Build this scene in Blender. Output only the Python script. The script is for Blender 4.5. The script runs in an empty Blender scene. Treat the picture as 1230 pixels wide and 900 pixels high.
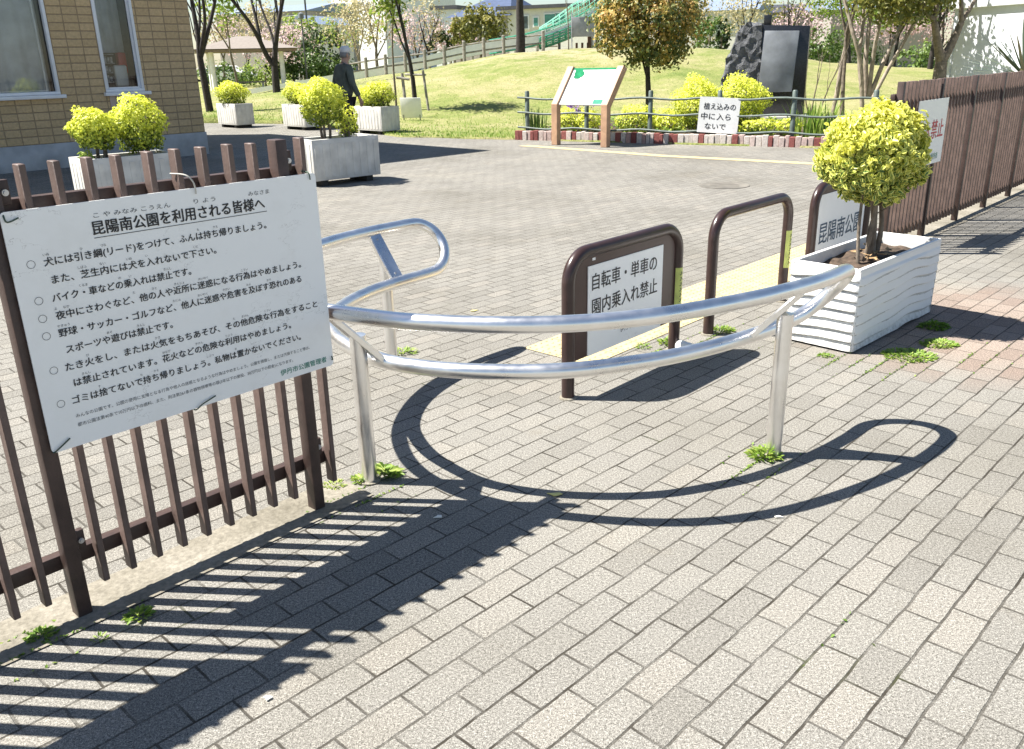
import bpy, bmesh, math, random
import numpy as np
from mathutils import Vector, Matrix, Euler

S = bpy.context.scene
COL = S.collection
RNG = np.random.default_rng(7)
random.seed(7)
R = math.radians

# ------------------------------------------------------------------ camera
FPX, PITCH, ROLL, CAMH = 1040.0, 20.0, 1.3, 1.5
_p, _r = R(PITCH), R(ROLL)
FW = np.array([0, math.cos(_p), -math.sin(_p)])
_rt = np.array([1.0, 0, 0]); _dn = -np.cross(_rt, FW)
IX = math.cos(_r) * _rt + math.sin(_r) * _dn
IY = -math.sin(_r) * _rt + math.cos(_r) * _dn
CP = np.array([0, 0, CAMH])
cam = bpy.data.cameras.new('camera'); camo = bpy.data.objects.new('camera', cam); COL.objects.link(camo)
cam.sensor_fit = 'HORIZONTAL'; cam.sensor_width = 36.0; cam.lens = FPX / 1230 * 36.0
cam.clip_start = 0.05; cam.clip_end = 2000
camo.matrix_world = Matrix(((IX[0], -IY[0], -FW[0], 0), (IX[1], -IY[1], -FW[1], 0), (IX[2], -IY[2], -FW[2], CAMH), (0, 0, 0, 1)))
S.camera = camo
def ray(x, y): return FW * FPX + IX * (x - 615) + IY * (y - 450)
def G(x, y, z=0.0):
    d = ray(x, y); return CP + d * ((z - CAMH) / d[2])
def at(x, y, Y):
    d = ray(x, y); return CP + d * (Y / d[1])

# ------------------------------------------------------------------ light
SUN = Vector((-0.687, 0.076, 1.0)).normalized()
w = bpy.data.worlds.new('World'); S.world = w; w.use_nodes = True
nt = w.node_tree
sky = nt.nodes.new('ShaderNodeTexSky'); sky.sky_type = 'NISHITA'; sky.sun_disc = False
sky.sun_elevation = math.asin(SUN.z); sky.sun_rotation = math.atan2(SUN.x, SUN.y)
sky.air_density = 1.0; sky.dust_density = 0.4; sky.ozone_density = 1.0
bg = nt.nodes['Background']; bg.inputs[1].default_value = 0.056
nt.links.new(sky.outputs[0], bg.inputs[0])
sl = bpy.data.lights.new('sun', 'SUN'); sl.energy = 5.0; sl.angle = R(0.5); sl.color = (1.0, 0.955, 0.88)
so = bpy.data.objects.new('sun', sl); COL.objects.link(so)
so.rotation_euler = SUN.to_track_quat('Z', 'Y').to_euler(); so.location = (-8, 2, 14)
S.view_settings.view_transform = 'Standard'; S.view_settings.look = 'None'
S.view_settings.exposure = 1.40; S.view_settings.gamma = 1.0; S.view_settings.use_curve_mapping = False
S.cycles.max_bounces = 6; S.cycles.transparent_max_bounces = 8

# ------------------------------------------------------------------ materials
MATS = {}
def _new(name):
    m = bpy.data.materials.new(name); m.use_nodes = True
    n = m.node_tree; b = n.nodes['Principled BSDF']; return m, n, b
def mth(n, op, a, b=None, c=None, clamp=False):
    q = n.nodes.new('ShaderNodeMath'); q.operation = op; q.use_clamp = clamp
    for i, v in enumerate((a, b, c)):
        if v is None: continue
        if isinstance(v, (int, float)): q.inputs[i].default_value = v
        else: n.links.new(v, q.inputs[i])
    return q.outputs[0]
def mixc(n, f, a, b, mode='MIX'):
    q = n.nodes.new('ShaderNodeMix'); q.data_type = 'RGBA'; q.blend_type = mode; q.clamp_factor = True
    for i, v in ((0, f), (6, a), (7, b)):
        if isinstance(v, (int, float)): q.inputs[i].default_value = v
        elif isinstance(v, (tuple, list)): q.inputs[i].default_value = (*v[:3], 1)
        else: n.links.new(v, q.inputs[i])
    return q.outputs[2]
def noise(n, vec, scale, detail=3, rough=0.55):
    q = n.nodes.new('ShaderNodeTexNoise'); q.inputs['Scale'].default_value = scale; q.inputs['Detail'].default_value = detail
    q.inputs['Roughness'].default_value = rough
    if vec is not None: n.links.new(vec, q.inputs['Vector'])
    return q.outputs[0]
def ramp(n, fac, stops):
    q = n.nodes.new('ShaderNodeValToRGB'); e = q.color_ramp.elements
    while len(e) < len(stops): e.new(0.5)
    for i, (p, c) in enumerate(stops):
        e[i].position = p; e[i].color = (*c, 1) if len(c) == 3 else c
    n.links.new(fac, q.inputs[0]); return q.outputs[0]
def step(n, v, lo, hi):
    q = n.nodes.new('ShaderNodeMapRange'); q.inputs[1].default_value = lo; q.inputs[2].default_value = hi
    n.links.new(v, q.inputs[0]); return q.outputs[0]
def objco(n):
    return n.nodes.new('ShaderNodeTexCoord').outputs['Object']
def bump(n, b, h, strength=0.3, dist=0.01):
    q = n.nodes.new('ShaderNodeBump'); q.inputs['Strength'].default_value = strength; q.inputs['Distance'].default_value = dist
    n.links.new(h, q.inputs['Height']); n.links.new(q.outputs[0], b.inputs['Normal'])
def mat(name, col, rough=0.6, metal=0.0, var=0.18, scale=6.0, bmp=0.0, bscale=60.0, col2=None, cut=(0.35, 0.65), spec=0.5):
    if name in MATS: return MATS[name]
    m, n, b = _new(name); v = objco(n)
    c2 = col2 or tuple(min(1, x * (1 + var)) for x in col)
    c1 = col if col2 else tuple(x * (1 - var) for x in col)
    f = step(n, noise(n, v, scale, 5), *cut)
    n.links.new(mixc(n, f, c1, c2), b.inputs['Base Color'])
    b.inputs['Roughness'].default_value = rough; b.inputs['Metallic'].default_value = metal
    b.inputs['Specular IOR Level'].default_value = spec
    if bmp: bump(n, b, noise(n, v, bscale, 4), bmp, 0.01)
    MATS[name] = m; return m
def leafmat(name, stops, margin=None, trans=0.35, rough=0.5):
    """leaf colour from the per leaf 'tint'; margin = colour stops of a variegated leaf's middle"""
    if name in MATS: return MATS[name]
    m, n, b = _new(name)
    a = n.nodes.new('ShaderNodeAttribute'); a.attribute_name = 'tint'
    c = ramp(n, a.outputs['Fac'], stops)
    if margin:
        uv = n.nodes.new('ShaderNodeTexCoord').outputs['UV']; sp = n.nodes.new('ShaderNodeSeparateXYZ'); n.links.new(uv, sp.inputs[0])
        d = mth(n, 'ABSOLUTE', mth(n, 'SUBTRACT', sp.outputs[1], 0.5))
        d = mth(n, 'ADD', d, mth(n, 'MULTIPLY', mth(n, 'ABSOLUTE', mth(n, 'SUBTRACT', sp.outputs[0], 0.45)), 0.55))
        f = step(n, d, 0.30, 0.36)
        c = mixc(n, f, ramp(n, a.outputs['Fac'], margin), c)
    n.links.new(c, b.inputs['Base Color']); b.inputs['Roughness'].default_value = rough
    t = n.nodes.new('ShaderNodeBsdfTranslucent'); n.links.new(c, t.inputs[0])
    mx = n.nodes.new('ShaderNodeMixShader'); mx.inputs[0].default_value = trans
    n.links.new(b.outputs[0], mx.inputs[1]); n.links.new(t.outputs[0], mx.inputs[2])
    n.links.new(mx.outputs[0], n.nodes['Material Output'].inputs['Surface'])
    MATS[name] = m; return m

def paver_material():
    m, n, b = _new('concrete_pavers')
    v = objco(n)
    mp = n.nodes.new('ShaderNodeMapping'); mp.inputs['Rotation'].default_value = (0, 0, R(-45.7)); mp.inputs['Location'].default_value = (0.037, 0.023, 0)
    n.links.new(v, mp.inputs[0]); rv = mp.outputs[0]
    # every joint wanders a little
    dn = n.nodes.new('ShaderNodeTexNoise'); dn.inputs['Scale'].default_value = 7; dn.inputs['Detail'].default_value = 3; n.links.new(v, dn.inputs['Vector'])
    va = n.nodes.new('ShaderNodeVectorMath'); va.operation = 'SUBTRACT'; n.links.new(dn.outputs[1], va.inputs[0]); va.inputs[1].default_value = (0.5, 0.5, 0.5)
    vs = n.nodes.new('ShaderNodeVectorMath'); vs.operation = 'SCALE'; n.links.new(va.outputs[0], vs.inputs[0]); vs.inputs['Scale'].default_value = 0.011
    vv = n.nodes.new('ShaderNodeVectorMath'); n.links.new(rv, vv.inputs[0]); n.links.new(vs.outputs[0], vv.inputs[1])
    br = n.nodes.new('ShaderNodeTexBrick'); n.links.new(vv.outputs[0], br.inputs['Vector'])
    br.offset = 0.5; br.offset_frequency = 2; br.squash = 1
    br.inputs['Scale'].default_value = 1; br.inputs['Brick Width'].default_value = 0.2; br.inputs['Row Height'].default_value = 0.0985
    br.inputs['Mortar Size'].default_value = 0.0045; br.inputs['Mortar Smooth'].default_value = 0.45; br.inputs['Bias'].default_value = 0
    br.inputs['Color1'].default_value = (0, 0, 0, 1); br.inputs['Color2'].default_value = (1, 1, 1, 1); br.inputs['Mortar'].default_value = (0.5, 0.5, 0.5, 1)
    per = br.outputs['Color']; mort = br.outputs['Fac']
    base = ramp(n, per, [(0.0, (0.190, 0.182, 0.165)), (0.4, (0.214, 0.206, 0.188)), (0.8, (0.223, 0.214, 0.194)), (1.0, (0.238, 0.225, 0.202))])
    # a patch of reddish pavers round the wavy planter
    vd = n.nodes.new('ShaderNodeVectorMath'); vd.operation = 'DISTANCE'; n.links.new(v, vd.inputs[0]); vd.inputs[1].default_value = (2.75, 4.75, 0)
    rd = mth(n, 'ADD', vd.outputs['Value'], mth(n, 'MULTIPLY', mth(n, 'SUBTRACT', per, 0.5), 0.35))
    rd = mth(n, 'SUBTRACT', 1.0, step(n, rd, 0.65, 1.15))
    base = mixc(n, mth(n, 'MULTIPLY', rd, 0.62), base, mixc(n, per, (0.22, 0.155, 0.125), (0.30, 0.23, 0.19)))
    # exposed aggregate speckle
    s1 = noise(n, v, 300, 2, 0.75); s2 = noise(n, v, 125, 3, 0.75)
    spk = mth(n, 'ADD', mth(n, 'MULTIPLY', s1, 0.6), mth(n, 'MULTIPLY', s2, 0.4))
    base = mixc(n, 1.0, base, ramp(n, spk, [(0.37, (0.22, 0.21, 0.19)), (0.45, (0.66, 0.65, 0.63)), (0.53, (1.06, 1.06, 1.05)), (0.61, (1.9, 1.88, 1.84))]), 'MULTIPLY')
    # wear: big soft patches and dirt along some joints
    big = noise(n, v, 0.55, 5, 0.6)
    base = mixc(n, 1.0, base, ramp(n, big, [(0.3, (0.80, 0.79, 0.76)), (0.52, (1.0, 1.0, 1.0)), (0.72, (1.10, 1.09, 1.06))]), 'MULTIPLY')
    st = step(n, noise(n, v, 2.3, 6, 0.68), 0.60, 0.76)
    base = mixc(n, mth(n, 'MULTIPLY', st, 0.5), base, (0.165, 0.145, 0.11))
    sp2 = step(n, noise(n, v, 16, 5, 0.72), 0.66, 0.72)                     # small stains, trodden gum, chips
    base = mixc(n, mth(n, 'MULTIPLY', sp2, 0.45), base, (0.12, 0.105, 0.085))
    wide = step(n, noise(n, v, 4.3, 5, .65), 0.36, 0.60)
    jc = mixc(n, step(n, noise(n, v, 1.7, 3), 0.62, 0.72), (0.038, 0.033, 0.025), (0.05, 0.058, 0.022))
    jm = mth(n, 'MULTIPLY', mort, mth(n, 'ADD', mth(n, 'MULTIPLY', wide, 0.62), 0.38))
    col = mixc(n, jm, base, jc)
    n.links.new(col, b.inputs['Base Color']); b.inputs['Roughness'].default_value = 0.9; b.inputs['Specular IOR Level'].default_value = 0.25
    h = mth(n, 'SUBTRACT', mth(n, 'MULTIPLY', spk, 0.10), mort)
    bump(n, b, h, 0.55, 0.006)
    return m

def grass_material():
    m, n, b = _new('mown_lawn'); v = objco(n)
    a = noise(n, v, 0.22, 6, 0.68); d = noise(n, v, 17, 5, 0.78); e = noise(n, v, 1.6, 4, 0.65)
    f = mth(n, 'ADD', mth(n, 'MULTIPLY', a, 0.65), mth(n, 'MULTIPLY', e, 0.35))
    c = ramp(n, f, [(0.34, (0.14, 0.19, 0.05)), (0.46, (0.22, 0.245, 0.085)), (0.56, (0.31, 0.295, 0.145)), (0.70, (0.37, 0.33, 0.20))])
    # trodden crest of the mound and the worn strip along the paving
    sp = n.nodes.new('ShaderNodeSeparateXYZ'); n.links.new(v, sp.inputs[0])
    cr = mth(n, 'SUBTRACT', 1.0, mth(n, 'DIVIDE', mth(n, 'ABSOLUTE', mth(n, 'SUBTRACT', sp.outputs[1], 37.5)), 7.0), clamp=True)
    cr = mth(n, 'MULTIPLY', cr, step(n, e, 0.38, 0.62))
    wx = mth(n, 'SUBTRACT', 1.0, mth(n, 'DIVIDE', mth(n, 'ABSOLUTE', mth(n, 'SUBTRACT', sp.outputs[0], 3.0)), 11.0), clamp=True)
    c = mixc(n, mth(n, 'MULTIPLY', mth(n, 'MULTIPLY', cr, wx), 1.2, clamp=True), c, (0.40, 0.34, 0.24))
    c = mixc(n, 1.0, c, ramp(n, d, [(0.3, (0.48, 0.52, 0.40)), (0.5, (0.98, 0.98, 0.95)), (0.72, (1.6, 1.5, 1.4))]), 'MULTIPLY')
    n.links.new(c, b.inputs['Base Color']); b.inputs['Roughness'].default_value = 0.9; b.inputs['Specular IOR Level'].default_value = 0.1
    bump(n, b, d, 0.8, 0.05); return m

def tile_material():
    m, n, b = _new('tan_wall_tiles'); v = objco(n)
    sp = n.nodes.new('ShaderNodeSeparateXYZ'); n.links.new(v, sp.inputs[0])
    cb = n.nodes.new('ShaderNodeCombineXYZ'); n.links.new(mth(n, 'ADD', sp.outputs[0], sp.outputs[1]), cb.inputs[0]); n.links.new(mth(n, 'SUBTRACT', sp.outputs[2], 0.39), cb.inputs[1])
    br = n.nodes.new('ShaderNodeTexBrick'); n.links.new(cb.outputs[0], br.inputs['Vector'])
    br.offset = 0.0; br.inputs['Scale'].default_value = 1; br.inputs['Brick Width'].default_value = 0.235; br.inputs['Row Height'].default_value = 0.12
    br.inputs['Mortar Size'].default_value = 0.011; br.inputs['Mortar Smooth'].default_value = 0.5
    br.inputs['Color1'].default_value = (0.50, 0.36, 0.195, 1); br.inputs['Color2'].default_value = (0.58, 0.42, 0.235, 1); br.inputs['Mortar'].default_value = (0.33, 0.24, 0.14, 1)
    s = noise(n, v, 22, 5, 0.7)
    c = mixc(n, 1.0, br.outputs['Color'], ramp(n, s, [(0.3, (0.8, 0.8, 0.8)), (0.7, (1.15, 1.15, 1.15))]), 'MULTIPLY')
    n.links.new(c, b.inputs['Base Color']); b.inputs['Roughness'].default_value = 0.75
    bump(n, b, mth(n, 'SUBTRACT', mth(n, 'MULTIPLY', s, 0.7), br.outputs['Fac']), 0.6, 0.02); return m

def glass_material(name='window_glass', tint=(0.82, 0.86, 0.88)):
    if name in MATS: return MATS[name]
    m = bpy.data.materials.new(name); m.use_nodes = True; n = m.node_tree; n.nodes.clear()
    o = n.nodes.new('ShaderNodeOutputMaterial'); t = n.nodes.new('ShaderNodeBsdfTransparent'); t.inputs[0].default_value = (*tint, 1)
    g = n.nodes.new('ShaderNodeBsdfGlossy'); g.inputs['Roughness'].default_value = 0.02
    f = n.nodes.new('ShaderNodeFresnel'); f.inputs[0].default_value = 1.7
    x = n.nodes.new('ShaderNodeMixShader'); n.links.new(f.outputs[0], x.inputs[0]); n.links.new(t.outputs[0], x.inputs[1]); n.links.new(g.outputs[0], x.inputs[2])
    n.links.new(x.outputs[0], o.inputs[0]); MATS[name] = m; return m

def stainless():
    m, n, b = _new('stainless_steel'); v = objco(n)
    s = noise(n, v, 9, 5, 0.6)
    n.links.new(ramp(n, s, [(0.3, (0.78, 0.77, 0.755)), (0.6, (0.88, 0.87, 0.86))]), b.inputs['Base Color'])
    n.links.new(step(n, s, -0.28, 2.1), b.inputs['Roughness']); b.inputs['Metallic'].default_value = 1.0
    return m

def sign_white(name='enamel_white', scr=0.7):
    """white enamelled plate with scratches and grime"""
    m, n, b = _new(name); v = objco(n)
    mp = n.nodes.new('ShaderNodeMapping'); mp.inputs['Rotation'].default_value = (0.3, 0.9, 0.35); mp.inputs['Scale'].default_value = (1.0, 5.5, 1.6); n.links.new(v, mp.inputs[0])
    s = noise(n, mp.outputs[0], 5.2, 7, 0.65)
    sc = mth(n, 'SUBTRACT', 1.0, mth(n, 'DIVIDE', mth(n, 'ABSOLUTE', mth(n, 'SUBTRACT', s, 0.5)), 0.0035), clamp=True)
    gate = step(n, noise(n, v, 3.5, 3), 0.53, 0.62)
    g = step(n, noise(n, v, 4, 6, 0.7), 0.5, 0.8)
    c = mixc(n, mth(n, 'MULTIPLY', g, 0.35), (0.90, 0.91, 0.90), (0.70, 0.69, 0.65))
    c = mixc(n, mth(n, 'MULTIPLY', mth(n, 'MULTIPLY', sc, gate), scr), c, (0.22, 0.2, 0.18))
    n.links.new(c, b.inputs['Base Color']); b.inputs['Roughness'].default_value = 0.35; return m

def rock_material():
    m, n, b = _new('rough_dark_stone'); v = objco(n)
    s = noise(n, v, 3.2, 8, 0.68)
    n.links.new(ramp(n, s, [(0.3, (0.055, 0.058, 0.066)), (0.55, (0.12, 0.125, 0.135)), (0.75, (0.23, 0.235, 0.245))]), b.inputs['Base Color'])
    b.inputs['Roughness'].default_value = 0.8; bump(n, b, s, 0.9, 0.15); return m

def attr_material(name, rough=0.85, bmp=0.3, bscale=25):
    """colour comes from a per face colour attribute (bricks laid in mixed colours)"""
    if name in MATS: return MATS[name]
    m, n, b = _new(name); v = objco(n)
    a = n.nodes.new('ShaderNodeAttribute'); a.attribute_name = 'tint'
    c = ramp(n, a.outputs['Fac'], [(0.0, (0.20, 0.055, 0.05)), (0.3, (0.27, 0.09, 0.08)), (0.45, (0.42, 0.27, 0.25)), (0.7, (0.50, 0.40, 0.37)), (1.0, (0.58, 0.54, 0.50))])
    s = noise(n, v, bscale, 4, 0.7)
    c = mixc(n, 1.0, c, ramp(n, s, [(0.3, (0.75, 0.75, 0.72)), (0.7, (1.12, 1.1, 1.1))]), 'MULTIPLY')
    n.links.new(c, b.inputs['Base Color']); b.inputs['Roughness'].default_value = rough; bump(n, b, s, bmp, 0.02); MATS[name] = m; return m

STEEL = stainless(); SIGNW = sign_white(); SIGNB = sign_white('enamel_bluish_white', 0.4)
BROWN = mat('brown_painted_slats', (0.060, 0.037, 0.031), 0.5, var=0.22, scale=14, bmp=0.12, bscale=120)
BROWNL = mat('weathered_brown_paint', (0.125, 0.085, 0.072), 0.55, var=0.25, scale=10, bmp=0.15, bscale=90)
UBROWN = mat('dark_brown_gloss_paint', (0.040, 0.022, 0.020), 0.28, var=0.25, scale=12)
UPANEL = mat('brown_enamel_panel', (0.055, 0.026, 0.022), 0.4, var=0.15)
GALV = mat('galvanised_bolt', (0.55, 0.55, 0.56), 0.4, metal=0.9)
INK = mat('black_sign_ink', (0.018, 0.018, 0.02), 0.5, var=0.1)
INKG = mat('green_sign_ink', (0.03, 0.24, 0.16), 0.5, var=0.1)
INKR = mat('red_sign_ink', (0.52, 0.04, 0.06), 0.5, var=0.1)
INKT = mat('grey_fine_print', (0.10, 0.10, 0.105), 0.5, var=0.1)
INKB = mat('navy_sign_ink', (0.03, 0.07, 0.12), 0.5, var=0.1)
CONC = mat('pale_concrete', (0.58, 0.57, 0.535), 0.8, var=0.13, scale=5, bmp=0.2, bscale=40)
CONCW = mat('white_painted_concrete', (0.82, 0.81, 0.78), 0.7, var=0.08, scale=6, bmp=0.12, bscale=50)
CONCD = mat('dark_plinth_concrete', (0.40, 0.41, 0.42), 0.8, var=0.2, scale=3, bmp=0.3, bscale=30)
SKID = mat('blackened_timber', (0.035, 0.033, 0.03), 0.85)
SOIL = mat('planting_soil', (0.075, 0.052, 0.036), 0.95, var=0.45, scale=22, bmp=0.9, bscale=40)
BARK = mat('grey_brown_bark', (0.16, 0.13, 0.10), 0.9, var=0.35, scale=16, bmp=0.6, bscale=40)
BARKD = mat('dark_wet_bark', (0.032, 0.026, 0.024), 0.9, var=0.4, scale=12, bmp=0.6, bscale=30)
BARKL = mat('pale_smooth_bark', (0.30, 0.25, 0.20), 0.8, var=0.3, scale=9, bmp=0.3, bscale=30)
TIMBER = mat('weathered_fence_timber', (0.27, 0.25, 0.215), 0.85, var=0.3, scale=10, bmp=0.3)
RAILG = mat('grey_green_rail_paint', (0.10, 0.13, 0.115), 0.5, var=0.25, scale=9)
SIGNLEG = mat('salmon_stained_timber', (0.42, 0.26, 0.165), 0.6, var=0.14, scale=9, bmp=0.1)
WHITEP = mat('white_gloss_panel', (0.84, 0.85, 0.84), 0.3, var=0.04)
ALU = mat('white_aluminium_frame', (0.74, 0.75, 0.77), 0.35, var=0.05)
YELLOW = mat('yellow_tactile_concrete', (0.47, 0.385, 0.215), 0.8, var=0.12, scale=9, bmp=0.2)
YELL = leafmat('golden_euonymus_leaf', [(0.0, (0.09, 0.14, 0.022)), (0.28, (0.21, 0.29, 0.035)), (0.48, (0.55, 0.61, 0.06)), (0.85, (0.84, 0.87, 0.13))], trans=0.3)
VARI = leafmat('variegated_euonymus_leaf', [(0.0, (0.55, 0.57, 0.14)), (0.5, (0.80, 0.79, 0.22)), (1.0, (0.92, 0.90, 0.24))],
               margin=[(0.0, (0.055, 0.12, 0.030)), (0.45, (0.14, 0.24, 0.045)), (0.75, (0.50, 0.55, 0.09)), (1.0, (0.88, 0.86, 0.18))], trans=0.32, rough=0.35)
GREEN = leafmat('mid_green_leaf', [(0, (0.045, 0.085, 0.02)), (0.5, (0.09, 0.16, 0.035)), (1, (0.20, 0.28, 0.06))])
FRESH = leafmat('fresh_spring_leaf', [(0, (0.14, 0.22, 0.03)), (0.5, (0.26, 0.36, 0.06)), (1, (0.42, 0.47, 0.10))], trans=0.45)
OLIVE = leafmat('olive_evergreen_leaf', [(0, (0.055, 0.075, 0.02)), (0.5, (0.15, 0.16, 0.035)), (1, (0.36, 0.32, 0.07))])
DARKG = leafmat('dark_evergreen_leaf', [(0, (0.022, 0.042, 0.018)), (0.5, (0.04, 0.075, 0.025)), (1, (0.08, 0.12, 0.035))])
RUST = leafmat('coppery_new_leaf', [(0, (0.06, 0.095, 0.03)), (0.38, (0.15, 0.18, 0.045)), (0.58, (0.46, 0.36, 0.10)), (1, (0.74, 0.44, 0.15))])
PINK = leafmat('pale_cherry_petal', [(0, (0.50, 0.36, 0.36)), (0.5, (0.62, 0.47, 0.47)), (1, (0.72, 0.60, 0.58))], trans=0.4)
BUFF = leafmat('buff_catkin_leaf', [(0, (0.38, 0.32, 0.16)), (0.5, (0.52, 0.46, 0.27)), (1, (0.62, 0.57, 0.36))], trans=0.4)
WEED = leafmat('weed_leaf', [(0, (0.10, 0.19, 0.025)), (0.6, (0.22, 0.36, 0.05)), (1, (0.42, 0.50, 0.12))], trans=0.4)
PURP = leafmat('purple_petal', [(0, (0.25, 0.12, 0.40)), (1, (0.42, 0.24, 0.60))])
SPIKE = leafmat('stiff_blue_green_blade', [(0, (0.05, 0.08, 0.05)), (0.6, (0.09, 0.13, 0.08)), (1, (0.30, 0.27, 0.17))], trans=0.1)

# ------------------------------------------------------------------ mesh helpers
class MB:
    def __init__(s): s.v = []; s.f = []; s.t = []
    def add(s, vs, fs, tint=None):
        o = len(s.v); s.v.extend([tuple(map(float, p)) for p in vs]); s.f.extend([tuple(i + o for i in f) for f in fs])
        s.t.extend([0.5 if tint is None else tint] * len(fs)); return s
    def box(s, c, d, rot=None, tint=None):
        x, y, z = d[0] / 2, d[1] / 2, d[2] / 2
        vs = [Vector((a * x, b * y, e * z)) for e in (-1, 1) for b in (-1, 1) for a in (-1, 1)]
        if rot is not None: vs = [rot @ q for q in vs]
        vs = [q + Vector(c) for q in vs]
        return s.add(vs, [(0, 2, 3, 1), (4, 5, 7, 6), (0, 1, 5, 4), (2, 6, 7, 3), (0, 4, 6, 2), (1, 3, 7, 5)], tint)
    def bar(s, a, b, wd, ht, up=(0, 0, 1)):
        a, b = Vector(a), Vector(b); d = b - a; L = d.length; x = d / L
        y = Vector(up).cross(x); y.normalize(); z = x.cross(y)
        return s.box((a + b) / 2, (L, wd, ht), Matrix((x, y, z)).transposed())
    def tube(s, pts, r, n=10, closed=False, cap=True):
        P = [Vector(p) for p in pts]; N = len(P); rr = r if hasattr(r, '__len__') else [r] * N
        T = []
        for i in range(N):
            a = P[(i - 1) % N] if (closed or i) else P[i]; b = P[(i + 1) % N] if (closed or i < N - 1) else P[i]
            T.append((b - a).normalized() if (b - a).length > 1e-9 else Vector((0, 0, 1)))
        ref = Vector((0, 0, 1)) if abs(T[0].z) < 0.9 else Vector((1, 0, 0))
        u = ref.cross(T[0]).normalized(); vs = []
        for i in range(N):
            u = (u - T[i] * u.dot(T[i])); u = u.normalized() if u.length > 1e-6 else Vector((1, 0, 0)); q = T[i].cross(u)
            for k in range(n):
                a = 2 * math.pi * k / n; vs.append(P[i] + (u * math.cos(a) + q * math.sin(a)) * rr[i])
        fs = []
        for i in range(N if closed else N - 1):
            j = (i + 1) % N
            for k in range(n): fs.append((i * n + k, i * n + (k + 1) % n, j * n + (k + 1) % n, j * n + k))
        if cap and not closed:
            fs.append(tuple(reversed(range(n)))); fs.append(tuple((N - 1) * n + k for k in range(n)))
        return s.add(vs, fs)
    def prism(s, poly, h0, h1, frame=None):
        """poly in 2D, extruded from h0 to h1; frame maps (x,y,h) -> 3D"""
        fr = frame or (lambda x, y, h: (x, y, h)); n = len(poly)
        vs = [fr(x, y, h0) for x, y in poly] + [fr(x, y, h1) for x, y in poly]
        fs = [tuple(reversed(range(n))), tuple(range(n, 2 * n))] + [(i, (i + 1) % n, n + (i + 1) % n, n + i) for i in range(n)]
        return s.add(vs, fs)
    def grid(s, fn, nu, nv):
        vs = [fn(i / nu, j / nv) for j in range(nv + 1) for i in range(nu + 1)]
        fs = [(j * (nu + 1) + i, j * (nu + 1) + i + 1, (j + 1) * (nu + 1) + i + 1, (j + 1) * (nu + 1) + i) for j in range(nv) for i in range(nu)]
        return s.add(vs, fs)
    def lathe(s, prof, n=24, c=(0, 0, 0)):
        vs = [(c[0] + r * math.cos(2 * math.pi * k / n), c[1] + r * math.sin(2 * math.pi * k / n), c[2] + z) for r, z in prof for k in range(n)]
        fs = [(i * n + k, i * n + (k + 1) % n, (i + 1) * n + (k + 1) % n, (i + 1) * n + k) for i in range(len(prof) - 1) for k in range(n)]
        fs.append(tuple(reversed(range(n)))); fs.append(tuple((len(prof) - 1) * n + k for k in range(n)))
        return s.add(vs, fs)
    def build(s, name, m, parent=None, bevel=0, seg=2, smooth=True, ang=40, shift=None, fixn=False, matrix=None):
        me = bpy.data.meshes.new(name)
        v = [tuple(Vector(p) - Vector(shift)) for p in s.v] if shift is not None else s.v
        me.from_pydata(v, [], s.f)
        at_ = me.attributes.new('tint', 'FLOAT', 'FACE'); at_.data.foreach_set('value', s.t)
        if bevel or fixn:
            bm = bmesh.new(); bm.from_mesh(me)
            if fixn: bmesh.ops.recalc_face_normals(bm, faces=bm.faces)
            if bevel:
                es = [e for e in bm.edges if len(e.link_faces) == 2 and e.calc_face_angle(0) > R(30)]
                bmesh.ops.bevel(bm, geom=es, offset=bevel, segments=seg, affect='EDGES', profile=0.5)
            bm.to_mesh(me); bm.free()
        me.materials.append(m)
        if smooth:
            me.shade_smooth(); me.set_sharp_from_angle(angle=R(ang))
        me.validate(); me.update()
        return link(name, me, parent, matrix)
def link(name, me, parent=None, matrix=None):
    o = bpy.data.objects.new(name, me); COL.objects.link(o)
    if parent is not None: o.parent = parent
    if matrix is not None: o.matrix_basis = matrix
    return o
def tag(o, label=None, cat=None, group=None, kind=None):
    if label: o['label'] = label
    if cat: o['category'] = cat
    if group: o['group'] = group
    if kind: o['kind'] = kind
    return o
def thing(name, label, cat, loc=(0, 0, 0), rz=0.0, group=None):
    o = bpy.data.objects.new(name, None); COL.objects.link(o); o.empty_display_size = 0.1
    o.location = tuple(map(float, loc)); o.rotation_euler = (0, 0, rz); return tag(o, label, cat, group)
def copy_tree(o, loc=None, rz=None, label=None, scale=None, parent=None):
    c = o.copy(); COL.objects.link(c)
    if parent is not None: c.parent = parent
    if loc is not None: c.location = tuple(map(float, loc))
    if rz is not None: c.rotation_euler = (0, 0, rz)
    if scale is not None: c.scale = scale
    if label: c['label'] = label
    for ch in [x for x in bpy.data.objects if x.parent == o]: copy_tree(ch, parent=c)
    return c
def spline(P, n=12, closed=False):
    P = [Vector(p) for p in P]; out = []; N = len(P)
    for i in range(N if closed else N - 1):
        g = lambda k: P[k % N] if closed else P[max(0, min(N - 1, k))]
        a, b, c, d = g(i - 1), g(i), g(i + 1), g(i + 2)
        for k in range(n):
            t = k / n
            out.append(0.5 * ((2 * b) + (c - a) * t + (2 * a - 5 * b + 4 * c - d) * t * t + (3 * b - a - 3 * c + d) * t ** 3))
    if not closed: out.append(P[-1])
    return out

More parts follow.
